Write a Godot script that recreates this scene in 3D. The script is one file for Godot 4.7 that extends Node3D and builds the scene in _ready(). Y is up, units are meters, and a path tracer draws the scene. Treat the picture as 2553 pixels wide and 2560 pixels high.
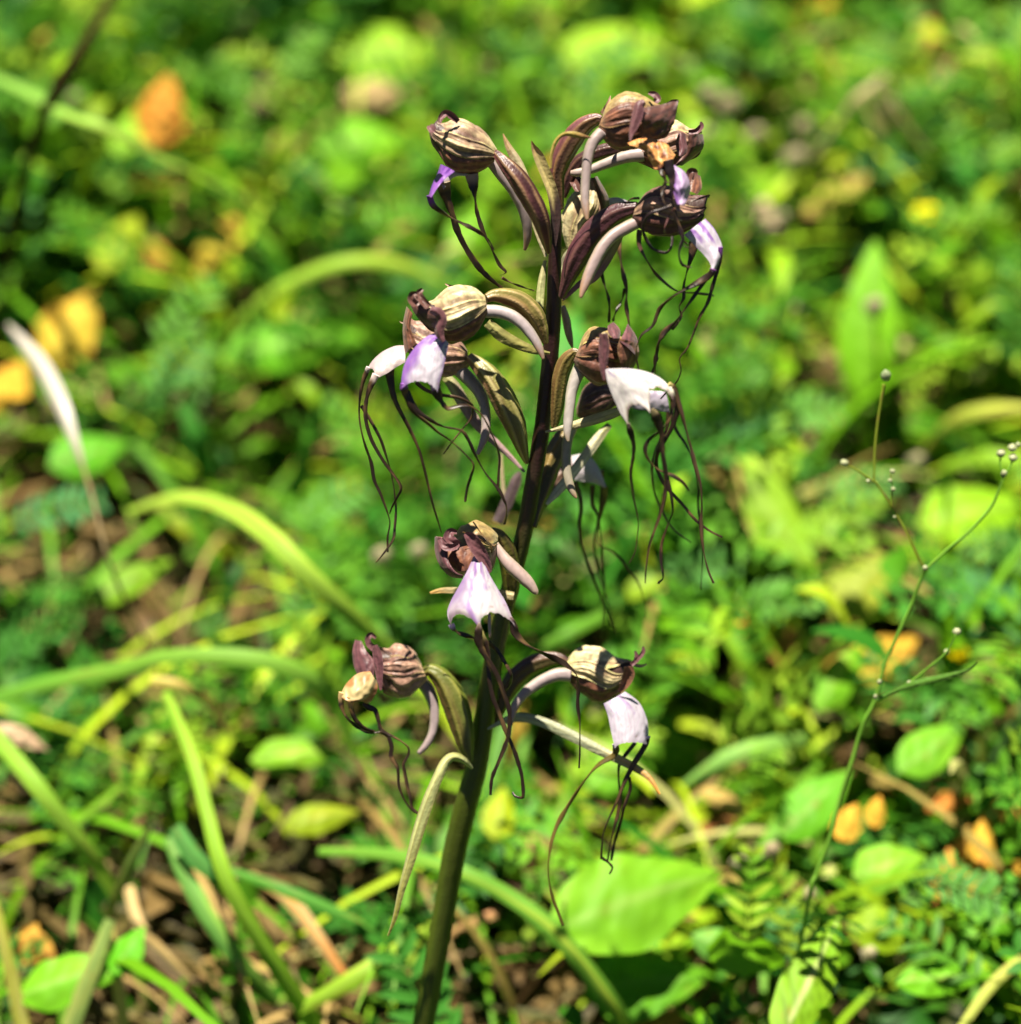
extends Node3D
# A withered orchid in a sunlit meadow slope. Units are metres; the plant is about 25 cm tall.

const HALF := 10.2                                   # half of the vertical field of view, degrees
const PITCH := 32.0                                  # the camera looks down this much
const SLOPE := 10.0                                  # the meadow rises away from the camera
const CAM_HEIGHT := 0.4232
const HILL_Z := -0.4667                              # the slope crosses y = 0 here
var tanh_ := tan(deg_to_rad(HALF))
var cam_right := Vector3.RIGHT
var cam_up := Vector3(0, cos(deg_to_rad(PITCH)), -sin(deg_to_rad(PITCH)))
var cam_back := Vector3(0, sin(deg_to_rad(PITCH)), cos(deg_to_rad(PITCH)))
var eye := Vector3(0, CAM_HEIGHT, 0)

var rng := RandomNumberGenerator.new()
var bumps := FastNoiseLite.new()
var mottle := FastNoiseLite.new()
var patch := FastNoiseLite.new()
var M := {}
var used := {}
var orchid_base := Vector3.ZERO
var clear: Array[Vector3] = []                      # x, z and radius kept free of the mass
# the survey sheet in use: origin and scale of its coordinates, and the distance of its zero plane
var sheet_x := 0.0
var sheet_y := 0.0
var sheet_s := 1.0
var plane_d := 0.5

# ------------------------------------------------------------------ small tools

func numbered(parent: Node, called: String) -> String:
	var key := str(parent.get_instance_id()) + "/" + called
	var n: int = used.get(key, 0)
	used[key] = n + 1
	return called if n == 0 else "%s_%03d" % [called, n]

func obj(parent: Node, called: String, mesh: Mesh, mat: Material) -> MeshInstance3D:
	var o := MeshInstance3D.new()
	o.name = numbered(parent, called)
	o.mesh = mesh
	o.material_override = mat
	parent.add_child(o, true)
	return o

func node_at(parent: Node, called: String, at: Vector3) -> Node3D:
	var o := Node3D.new()
	o.name = numbered(parent, called)
	o.position = at
	parent.add_child(o, true)
	return o

func tag(o: Node, label: String, category := "", group := "", kind := "") -> void:
	if label: o.set_meta("label", label)
	if category: o.set_meta("category", category)
	if group: o.set_meta("group", group)
	if kind: o.set_meta("kind", kind)

func c8(r: float, g: float, b: float) -> Color:
	return Color(r / 255.0, g / 255.0, b / 255.0).srgb_to_linear()

func hill(x: float, z: float) -> float:
	return -tan(deg_to_rad(SLOPE)) * (z - HILL_Z) + 0.011 * bumps.get_noise_2d(x * 1000.0, z * 1000.0)

func spot(sx: float, sy: float, depth: float) -> Vector3:
	return eye + cam_right * ((sx - 1276.5) / 1280.0 * tanh_ * depth) + cam_up * ((1280.0 - sy) / 1280.0 * tanh_ * depth) - cam_back * depth

func size_at(depth: float) -> float:                  # metres of one survey unit at this distance
	return tanh_ * depth / 1280.0

func depth_of(p: Vector3) -> float:
	return (eye - p).dot(cam_back)

# where a line of sight meets the meadow, h metres above the soil
func on(sx: float, sy: float, h: float) -> Vector3:
	var d := (spot(sx, sy, 1.0) - eye)
	var t := 0.7
	for i in 6:
		var p := eye + d * t
		var gap := p.y - hill(p.x, p.z) - h
		t += gap / (-d.y + tan(deg_to_rad(SLOPE)) * -d.z)
	return eye + d * t

func sheet(x: float, y: float, s: float) -> void:
	sheet_x = x; sheet_y = y; sheet_s = s

func mm(x: float, y: float, dz := 0.0) -> Vector3:     # a sheet point, dz millimetres in front of the plane
	return spot(sheet_x + x / sheet_s, sheet_y + y / sheet_s, plane_d - dz * 0.001) - orchid_base

func unit() -> float:
	return size_at(plane_d) / sheet_s

func cat4(a: Vector4, b: Vector4, c: Vector4, d: Vector4, t: float) -> Vector4:
	return 0.5 * ((2.0 * b) + (c - a) * t + (2.0 * a - 5.0 * b + 4.0 * c - d) * t * t + (3.0 * b - a - 3.0 * c + d) * t * t * t)

func along(p: Array, t: float) -> Vector4:
	var n := p.size() - 1
	var f: float = clampf(t, 0.0, 1.0) * n
	var i: int = mini(int(f), n - 1)
	var a: Vector4 = p[maxi(i - 1, 0)]
	var d: Vector4 = p[mini(i + 2, n)]
	var r := cat4(a, p[i], p[i + 1], d, f - i)
	r.w = maxf(r.w, 0.00002)
	return r

func xyz(v: Vector4) -> Vector3:
	return Vector3(v.x, v.y, v.z)

# rows of three numbers: x, y and half width on the sheet; dz runs from z0 to z1 with a bow in between
func path(a: Array, z0 := 0.0, z1 := 0.0, bow := 0.0) -> Array:
	var out := []
	var n := a.size() / 3
	for i in n:
		var t := float(i) / maxf(n - 1, 1)
		var p := mm(a[i * 3], a[i * 3 + 1], lerpf(z0, z1, t) + bow * 4.0 * t * (1.0 - t))
		out.append(Vector4(p.x, p.y, p.z, a[i * 3 + 2] * unit()))
	return out

func thread(a: Array, w0: float, w1: float, z0 := 0.0, z1 := 0.0, bow := 0.0) -> Array:
	var out := []
	var n := a.size() / 2
	var ph := rng.randf() * 6.0
	for i in n:
		var t := float(i) / maxf(n - 1, 1)
		var p := mm(a[i * 2], a[i * 2 + 1], lerpf(z0, z1, t) + bow * 4.0 * t * (1.0 - t) + 0.9 * sin(ph + t * 7.0) * sin(t * 3.14))
		out.append(Vector4(p.x, p.y, p.z, lerpf(w0, w1, pow(t, 0.6)) * unit()))
	return out

# a grid of points as a mesh with smooth normals
func grid(P: PackedVector3Array, C: PackedColorArray, nu: int, nv: int, around := false) -> ArrayMesh:
	var N := PackedVector3Array()
	N.resize(P.size())
	var idx := PackedInt32Array()
	for u in nu - 1:
		for v in (nv if around else nv - 1):
			var a := u * nv + v
			var b := u * nv + (v + 1) % nv
			var c := a + nv
			var d := b + nv
			idx.append_array(PackedInt32Array([a, c, b, b, c, d]))
			var n1 := (P[b] - P[a]).cross(P[c] - P[a])
			var n2 := (P[d] - P[b]).cross(P[c] - P[b])
			N[a] += n1; N[c] += n1 + n2; N[b] += n1 + n2; N[d] += n2
	for i in N.size():
		N[i] = N[i].normalized() if N[i].length_squared() > 1e-30 else Vector3.UP
	var arr := []
	arr.resize(Mesh.ARRAY_MAX)
	arr[Mesh.ARRAY_VERTEX] = P
	arr[Mesh.ARRAY_NORMAL] = N
	arr[Mesh.ARRAY_COLOR] = C
	arr[Mesh.ARRAY_INDEX] = idx
	var m := ArrayMesh.new()
	m.add_surface_from_arrays(Mesh.PRIMITIVE_TRIANGLES, arr)
	return m

# a round or flattened tapering stem; ribs are ridges along it; tint(t, angle) gives the colour
func tube(p: Array, tint: Callable, nu := 40, nv := 12, flat := 1.0, ribs := 0, rib_depth := 0.0, twist := 0.0, spin := 0.0) -> ArrayMesh:
	var P := PackedVector3Array()
	var C := PackedColorArray()
	for u in nu + 2:
		var t := clampf(float(u - 1) / (nu - 1), 0.0, 1.0)
		var c := along(p, t)
		var tan_ := (xyz(along(p, minf(t + 0.01, 1.0))) - xyz(along(p, maxf(t - 0.01, 0.0)))).normalized()
		var side := tan_.cross(cam_back)
		side = side.normalized() if side.length() > 0.05 else cam_right
		var up := side.cross(tan_).normalized()
		if spin != 0.0:
			side = side.rotated(tan_, spin * maxf(t - 0.12, 0.0))
			up = up.rotated(tan_, spin * maxf(t - 0.12, 0.0))
		var r: float = c.w if u > 0 and u <= nu else 0.000001
		for v in nv:
			var ang := TAU * v / nv
			var k: float = r
			if ribs > 0:
				k *= 1.0 + rib_depth * cos(ribs * ang + twist * t)
			var q := xyz(c) + side * (cos(ang) * k) + up * (sin(ang) * k * flat)
			q += (side * cos(ang) + up * sin(ang)) * (r * 0.05 * mottle.get_noise_3d(q.x * 16000.0, q.y * 16000.0, q.z * 16000.0))
			P.append(q)
			C.append(tint.call(t, ang))
	return grid(P, C, nu + 2, nv, true)

# a leaf-like sheet along a path; keel folds it, roll curls its rims, wave ripples it
func strap(p: Array, tint: Callable, nu := 30, nv := 9, keel := 0.2, twist := 0.0, wave := 0.0, face := Vector3.ZERO) -> ArrayMesh:
	var P := PackedVector3Array()
	var C := PackedColorArray()
	var toward := cam_back if face == Vector3.ZERO else face
	for u in nu:
		var t := float(u) / (nu - 1)
		var c := along(p, t)
		var tan_ := (xyz(along(p, minf(t + 0.02, 1.0))) - xyz(along(p, maxf(t - 0.02, 0.0)))).normalized()
		var side := tan_.cross(toward)
		side = side.normalized() if side.length() > 0.05 else cam_right
		var up := side.cross(tan_).normalized()
		if twist != 0.0:
			side = side.rotated(tan_, twist * t)
			up = up.rotated(tan_, twist * t)
		for v in nv:
			var s := 2.0 * v / (nv - 1) - 1.0
			var q := xyz(c) + side * (s * c.w) + up * (-keel * c.w * lerpf(s * s, absf(s), 0.6))
			if wave != 0.0:
				q += up * (wave * c.w * mottle.get_noise_3d(q.x * 7000.0, q.y * 7000.0, s * 30.0 + t * 60.0))
			P.append(q)
			C.append(tint.call(t, s))
	return grid(P, C, nu, nv)

# a sheet between two edges
func between(a: Array, b: Array, tint: Callable, bulge := 0.25, wave := 0.0, nu := 30, nv := 15, notch := 0.0, lobes := 1.0, skew := 1.0) -> ArrayMesh:
	var P := PackedVector3Array()
	var C := PackedColorArray()
	for u in nu:
		var t := float(u) / (nu - 1)
		for v in nv:
			var s := float(v) / (nv - 1)
			var tt := t
			if notch > 0.0:
				tt *= 1.0 - notch * pow(absf(sin(PI * lobes * pow(s, skew))), 0.55) - 0.25 * notch * absf(mottle.get_noise_2d(s * 260.0, 8.0))
			var l := xyz(along(a, tt))
			var r := xyz(along(b, tt))
			var q := l.lerp(r, s) + cam_back * (bulge * l.distance_to(r) * 4.0 * s * (1.0 - s))
			if wave != 0.0:
				q += cam_back * (wave * mottle.get_noise_3d(q.x * 8000.0, q.y * 8000.0, 5.0)) 
			P.append(q)
			C.append(tint.call(t, s))
	return grid(P, C, nu, nv)

func ball(at: Vector3, r: Vector3, col: Color, rough := 0.0) -> ArrayMesh:
	var P := PackedVector3Array()
	var C := PackedColorArray()
	for u in 9:
		var th := PI * u / 8.0
		for v in 12:
			var ph := TAU * v / 12.0
			var n := Vector3(sin(th) * cos(ph), cos(th), sin(th) * sin(ph))
			var q := at + n * r * (1.0 + rough * mottle.get_noise_3d(n.x * 40.0 + at.x * 9000.0, n.y * 40.0, n.z * 40.0))
			P.append(q)
			C.append(col * (1.0 + 0.5 * mottle.get_noise_3d(n.x * 60.0, n.y * 60.0, n.z * 60.0 + at.x * 5000.0)))
	return grid(P, C, 9, 12, true)

func sheer(rough: float, through: float, spec := 0.5, rim := 0.0) -> StandardMaterial3D:
	var m := StandardMaterial3D.new()
	m.vertex_color_use_as_albedo = true
	m.roughness = rough
	m.metallic_specular = spec
	m.cull_mode = BaseMaterial3D.CULL_DISABLED
	if through > 0.0:
		m.backlight_enabled = true
		m.backlight = Color(through, through, through)
	if rim > 0.0:
		m.rim_enabled = true
		m.rim = rim
		m.rim_tint = 0.5
	return m

func noise_bump(m: StandardMaterial3D, freq: float, scale_cm: float, per_metre: float) -> void:
	var nt := NoiseTexture2D.new()
	var n := FastNoiseLite.new()
	n.seed = 5
	n.frequency = freq
	n.fractal_octaves = 3
	nt.noise = n
	nt.width = 256
	nt.height = 256
	nt.seamless = true
	m.heightmap_enabled = true
	m.heightmap_texture = nt
	m.heightmap_scale = scale_cm
	m.uv1_triplanar = true
	m.uv1_world_triplanar = true
	m.uv1_scale = Vector3.ONE * per_metre

# ------------------------------------------------------------------ the orchid

var PALE := {"body": c8(192, 168, 128), "vein": c8(104, 66, 62), "rim": c8(204, 194, 130), "tip": c8(104, 66, 60), "amount": 0.62}
var CREAM := {"body": c8(208, 192, 144), "vein": c8(126, 92, 66), "rim": c8(208, 200, 132), "tip": c8(140, 100, 80), "amount": 0.44}
var TAN := {"body": c8(178, 140, 116), "vein": c8(104, 68, 62), "rim": c8(180, 158, 106), "tip": c8(104, 66, 62), "amount": 0.47}
var BROWN := {"body": c8(134, 86, 62), "vein": c8(78, 44, 38), "rim": c8(148, 116, 76), "tip": c8(84, 48, 46), "amount": 0.52}
var DARK := {"body": c8(104, 64, 54), "vein": c8(56, 34, 34), "rim": c8(116, 82, 68), "tip": c8(70, 42, 44), "amount": 0.47}
var DULL := {"body": c8(114, 80, 68), "vein": c8(66, 44, 42), "rim": c8(128, 108, 84), "tip": c8(80, 54, 54), "amount": 0.47}
var OLIVE := {"body": c8(166, 142, 86), "vein": c8(104, 76, 48), "rim": c8(176, 160, 92), "tip": c8(112, 66, 62), "amount": 0.52}
var PLUM := {"body": c8(112, 68, 72), "vein": c8(70, 38, 46), "rim": c8(140, 98, 100), "tip": c8(84, 48, 56), "amount": 0.52}

func grain(p: Vector3, f := 3000.0) -> float:
	return mottle.get_noise_3d(p.x * f, p.y * f, p.z * f)

# stations: rows of upper x, upper y, lower x, lower y
func sections(a: Array, dz: float, lean := 0.0) -> Array:
	var out := [[], []]
	var n := a.size() / 4
	for i in n:
		var t := float(i) / (n - 1)
		var u := mm(a[i * 4], a[i * 4 + 1], dz + lean * t)
		var l := mm(a[i * 4 + 2], a[i * 4 + 3], dz + lean * t)
		var c := (u + l) * 0.5
		var h := (u - l) * 0.5
		out[0].append(Vector4(c.x, c.y, c.z, 1.0))
		out[1].append(Vector4(h.x, h.y, h.z, 1.0))
	return out

func shell_point(sec: Array, t: float, phi: float, k: float, r: float) -> Vector3:
	var c := xyz(along(sec[0], t))
	var h := xyz(along(sec[1], t))
	return c + (h * cos(phi) + cam_back * (sin(phi) * h.length() * k)) * r

func sepal(f: Node3D, sec: Array, from: float, to: float, t1: float, lift: float, style: Dictionary, flare := 0.0, k := 0.9, slide := 0.0, twist := 0.0) -> void:
	var nu := 52
	var nv := 29
	var P := PackedVector3Array()
	var C := PackedColorArray()
	var mid := deg_to_rad((from + to) * 0.5)
	var half := deg_to_rad((to - from) * 0.5)
	var veins := clampf(roundf((to - from) / 28.0), 2.0, 4.0)
	var seed_ := rng.randf() * 100.0
	for u in nu:
		var x := float(u) / (nu - 1)
		var m := 0.94 + 0.06 * smoothstep(0.0, 0.4, x)
		if x > 0.6:
			m *= pow(maxf(1.0 - pow((x - 0.6) / 0.4, 2.2), 0.0), 0.65)
		for v in nv:
			var s := 2.0 * v / (nv - 1) - 1.0
			var phi := mid + half * m * s + 0.07 * sin(x * 9.0 + seed_) + twist * x + slide * smoothstep(0.45, 1.0, x)
			var wave := cos((s + 1.0) * PI * veins)
			var fine := 0.5 + 0.5 * cos((s + 1.0) * PI * veins * 2.5 + 1.0 + 1.5 * sin(x * 4.0 + seed_))
			var edge := pow(absf(s), 7.0)
			var r := 1.0 + lift + 0.03 * wave * (1.0 - edge) + 0.07 * edge + 0.15 * (1.0 - s * s) * sin(PI * clampf(x * 1.1, 0.0, 1.0)) - 0.02 * fine - 0.15
			r *= 1.0 - 0.13 * exp(-pow((x - 0.78) / 0.11, 2.0))
			fine *= clampf(0.7 + 1.6 * mottle.get_noise_2d(s * 130.0, seed_ * 13.0), 0.0, 1.2)
			r += (flare + 0.05 + 0.16 * sin(seed_ * 7.0) * absf(sin(seed_ * 3.0))) * smoothstep(0.7, 1.0, x) + 0.1 * smoothstep(0.75, 1.0, x) * mottle.get_noise_2d(s * 120.0, seed_ * 20.0)
			var q := shell_point(sec, x * t1, phi, k, r)
			var g := mottle.get_noise_3d(q.x * 9000.0 + seed_, q.y * 9000.0, q.z * 9000.0)
			r += (0.085 * g + 0.09 * mottle.get_noise_2d(s * 70.0 + seed_ * 9.0, x * 22.0)) * smoothstep(0.0, 0.3, x)
			q = shell_point(sec, x * t1, phi, k, r)
			P.append(q)
			var g2 := grain(q, 30000.0)
			var vein := smoothstep(0.1, 0.95, -wave * 0.75 + 0.8 * g + 0.3 * g2 + 0.12)
			vein = maxf(vein, 0.85 * smoothstep(0.5, 0.92, fine + 0.35 * g2))
			vein *= smoothstep(0.02, 0.3, x) * style.amount
			var col: Color = style.body
			col = col.lerp(style.vein, clampf(vein, 0.0, 1.0))
			col = col.lerp(style.vein, 0.7 * smoothstep(0.62, 0.8, absf(s)) * smoothstep(0.95, 0.82, absf(s)) * smoothstep(0.05, 0.3, x))
			col = col.lerp(style.rim, smoothstep(0.84, 0.95, absf(s)) * (1.0 - smoothstep(0.7, 1.0, x)))
			col = col.lerp(style.rim, 0.55 * (1.0 - smoothstep(0.0, 0.22, x)))
			col = col.lerp(style.tip, smoothstep(0.68, 1.0, x + 0.1 * g))
			col = col.lerp(style.tip, 0.5 * smoothstep(0.12, 0.4, mottle.get_noise_3d(q.x * 5000.0, q.y * 5000.0, q.z * 5000.0 + seed_)))
			C.append(col * (1.0 + 0.8 * g2 + 0.4 * g))
	obj(f, "sepal", grid(P, C, nu, nv), M.petal)

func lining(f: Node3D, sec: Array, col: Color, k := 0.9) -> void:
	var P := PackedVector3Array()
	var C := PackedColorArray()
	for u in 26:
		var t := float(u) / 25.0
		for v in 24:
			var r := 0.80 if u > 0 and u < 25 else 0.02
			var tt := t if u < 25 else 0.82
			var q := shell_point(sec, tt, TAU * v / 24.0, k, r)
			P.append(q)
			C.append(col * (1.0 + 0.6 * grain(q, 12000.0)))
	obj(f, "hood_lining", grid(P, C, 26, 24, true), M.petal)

func hood(f: Node3D, a: Array, dz: float, groove: float, seam: float, upper: Dictionary, middle: Dictionary, lower: Dictionary, flare := 0.04, k := 0.74, lean := 0.0) -> Array:
	var sec := sections(a, dz, lean)
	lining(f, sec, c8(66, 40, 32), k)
	var tw := rng.randf_range(-0.2, 0.2)
	sepal(f, sec, 205.0, 320.0, 0.99, 0.015, lower, flare, k, 0.0, tw)
	sepal(f, sec, seam - 14.0, 216.0, 1.0, 0.02, lower, flare, k, -0.25, tw)
	sepal(f, sec, -66.0, groove + 6.0, 0.99, 0.04, upper, flare * 0.7, k, -0.15, tw)
	sepal(f, sec, groove - 6.0, seam + 4.0, 1.0, 0.10, middle, flare, k, 0.3, tw)
	return sec

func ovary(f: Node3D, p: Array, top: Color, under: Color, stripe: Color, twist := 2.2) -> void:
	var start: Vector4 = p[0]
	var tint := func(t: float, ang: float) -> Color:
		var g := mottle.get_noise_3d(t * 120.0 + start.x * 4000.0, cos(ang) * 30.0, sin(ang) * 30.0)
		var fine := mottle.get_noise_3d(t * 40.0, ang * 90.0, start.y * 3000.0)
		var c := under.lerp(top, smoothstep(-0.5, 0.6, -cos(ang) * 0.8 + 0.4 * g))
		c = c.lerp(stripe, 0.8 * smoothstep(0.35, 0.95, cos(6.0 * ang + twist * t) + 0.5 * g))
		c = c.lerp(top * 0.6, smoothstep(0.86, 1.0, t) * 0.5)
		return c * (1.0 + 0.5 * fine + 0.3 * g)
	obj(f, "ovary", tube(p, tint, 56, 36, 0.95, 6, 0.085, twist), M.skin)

func spur(f: Node3D, p: Array, body := c8(196, 176, 174), tip := c8(186, 138, 94)) -> void:
	var start: Vector4 = p[0]
	var tint := func(t: float, ang: float) -> Color:
		var g := mottle.get_noise_3d(t * 60.0 + start.x * 5000.0, cos(ang) * 22.0, sin(ang) * 22.0)
		var c := body.lerp(c8(176, 168, 112), 0.45 * smoothstep(0.55, 1.0, absf(cos(ang)) + 0.15 * g))
		c = c.lerp(tip, smoothstep(0.62, 1.0, t + 0.2 * g) * 0.85)
		return c * (1.0 + 0.3 * g + 0.25 * mottle.get_noise_3d(t * 500.0, cos(ang) * 60.0, start.x * 9000.0 + sin(ang) * 60.0))
	obj(f, "spur", tube(p, tint, 40, 18, 0.85), M.pale)

func bract(f: Node3D, p: Array, base := c8(186, 188, 140), tip := c8(190, 150, 96), keel := 0.45, stripe := 0.5, twist := 0.0, root := Color(0, 0, 0, 0)) -> void:
	var start: Vector4 = p[0]
	var tint := func(t: float, s: float) -> Color:
		var g := mottle.get_noise_3d(t * 90.0, s * 30.0, start.x * 4000.0)
		var c := base.lerp(tip, smoothstep(0.55, 1.0, t + 0.15 * g))
		c = c.lerp(c8(128, 122, 62), stripe * smoothstep(0.3, 1.0, cos(s * 7.0) + 0.3 * g))
		if root.a > 0.0:
			c = c.lerp(root, smoothstep(0.5, 0.25, t + 0.2 * g))
		return c * (1.0 + 0.35 * g + 0.3 * mottle.get_noise_3d(t * 420.0, s * 160.0, start.y * 7000.0))
	obj(f, "bract", strap(p, tint, 44, 11, keel, twist, 0.12), M.petal)

func lip(f: Node3D, left: Array, right: Array, tint: Callable, bulge := 0.22, wave := 0.0004, notch := 0.0, lobes := 1.0, skew := 1.0) -> void:
	obj(f, "lip", between(left, right, tint, bulge, wave, 44, 41, notch, lobes, skew), M.pale)

# white petal with purple marks: strength of the purple at the top, along the left edge and down the middle
func petal_tint(top: float, side: float, middle: float, dark := 0.0, body := c8(214, 206, 214), purple := c8(136, 66, 178), seed_ := 0.0) -> Callable:
	return func(t: float, s: float) -> Color:
		var g := mottle.get_noise_3d(t * 70.0 + seed_, s * 50.0, seed_)
		var g2 := mottle.get_noise_3d(t * 130.0, s * 170.0 + seed_, 9.0)
		var a := top * smoothstep(0.55, 0.05, t + 0.5 * g) * smoothstep(-0.25, 0.35, cos(s * 17.0 + 1.0) + g)
		a = maxf(a, side * smoothstep(0.42, 0.0, s + 0.25 * g))
		a = maxf(a, side * 0.6 * smoothstep(0.9, 1.0, s + 0.1 * g))
		a = maxf(a, middle * smoothstep(0.09, 0.0, absf(s - 0.42 + 0.1 * sin(t * 3.0)) + 0.06 * g))
		var c := body.lerp(purple, clampf(a, 0.0, 1.0))
		c = c.lerp(c8(206, 196, 150), dark * smoothstep(0.75, 1.0, t + 0.25 * g))
		c = c.lerp(c8(92, 60, 70), (0.3 + dark) * smoothstep(0.88, 1.0, t + 0.1 * g))
		c = c.lerp(c8(150, 116, 96), 0.5 * smoothstep(0.5, 0.7, g2 + 0.1 * t))
		c = c.lerp(c8(176, 140, 170), 0.3 * smoothstep(0.4, 1.0, cos(s * 60.0 + 4.0 * sin(t * 5.0 + seed_) + 6.0 * g)))
		c = c.lerp(purple, 0.7 * top * smoothstep(0.30, 0.42, mottle.get_noise_3d(t * 420.0, s * 380.0, seed_ + 50.0)) * smoothstep(0.75, 0.2, t))
		return c * (1.0 + 0.16 * g + 0.1 * g2)

func tail(f: Node3D, p: Array, base = null, fade := 0.12, flat := 0.75, tone := c8(42, 29, 21)) -> void:
	var start: Vector4 = p[0]
	var tint := func(t: float, ang: float) -> Color:
		var g := mottle.get_noise_3d(t * 200.0 + start.x * 9000.0, start.y * 9000.0, cos(ang) * 10.0)
		var c := tone.lerp(c8(104, 80, 48), smoothstep(0.0, 0.6, g) * 0.6)
		if base != null:
			c = (base as Color).lerp(c, smoothstep(fade * 0.35, fade, t + 0.04 * g))
		return c * (1.0 + 0.5 * g)
	var q := []
	for i in p.size() * 3 - 2:
		var v := along(p, float(i) / (p.size() * 3 - 3))
		v.w *= 1.26 + 0.4 * minf(1.0, i * 0.2) * mottle.get_noise_3d(i * 16.0, start.x * 9000.0, start.y * 9000.0)
		q.append(v)
	obj(f, "lip_tail", tube(q, tint, 34 + p.size() * 9, 10, flat * 0.6, 0, 0.0, 0.0, rng.randf_range(-11.0, 11.0)), M.tail)

func curl(f: Node3D, p: Array, style: Dictionary, keel := -0.7, twist := 0.0) -> void:
	var start: Vector4 = p[0]
	var tint := func(t: float, s: float) -> Color:
		var g := mottle.get_noise_3d(t * 120.0, s * 40.0, start.x * 6000.0)
		var c: Color = style.body.lerp(style.vein, 0.6 * smoothstep(-0.1, 0.5, g + 0.3 * cos(s * 9.0)))
		c = c.lerp(style.rim, 0.6 * pow(absf(s), 6.0))
		return c * (1.0 + 0.5 * g)
	obj(f, "sepal_tip", strap(p, tint, 30, 11, keel, twist, 0.3), M.petal)

func flap(f: Node3D, a: Array, b: Array, style: Dictionary, bulge := 0.3, wave := 0.0006) -> void:
	var start: Vector4 = a[0]
	var tint := func(t: float, s: float) -> Color:
		var g := mottle.get_noise_3d(t * 80.0, s * 80.0, start.x * 6000.0)
		var fine := 0.5 + 0.5 * cos(s * 22.0 + g * 3.0)
		var c: Color = style.body.lerp(style.vein, 0.7 * smoothstep(0.35, 0.9, fine))
		c = c.lerp(style.rim, 0.7 * pow(absf(2.0 * s - 1.0), 8.0))
		c = c.lerp(style.tip, 0.6 * smoothstep(0.7, 1.0, t))
		return c * (1.0 + 0.45 * g)
	obj(f, "sepal", between(a, b, tint, bulge, wave, 26, 17), M.petal)

func stem_depth(sy: float) -> float:
	return 0.498 + 0.042 * pow(clampf((sy - 500.0) / 2060.0, 0.0, 1.5), 1.25)

func new_flower(o: Node3D, label: String, sy: float, front: float) -> Node3D:
	plane_d = stem_depth(sy) - front * 0.001
	var f := node_at(o, "flower", Vector3.ZERO)
	f.set_meta("label", label)
	return f

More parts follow.
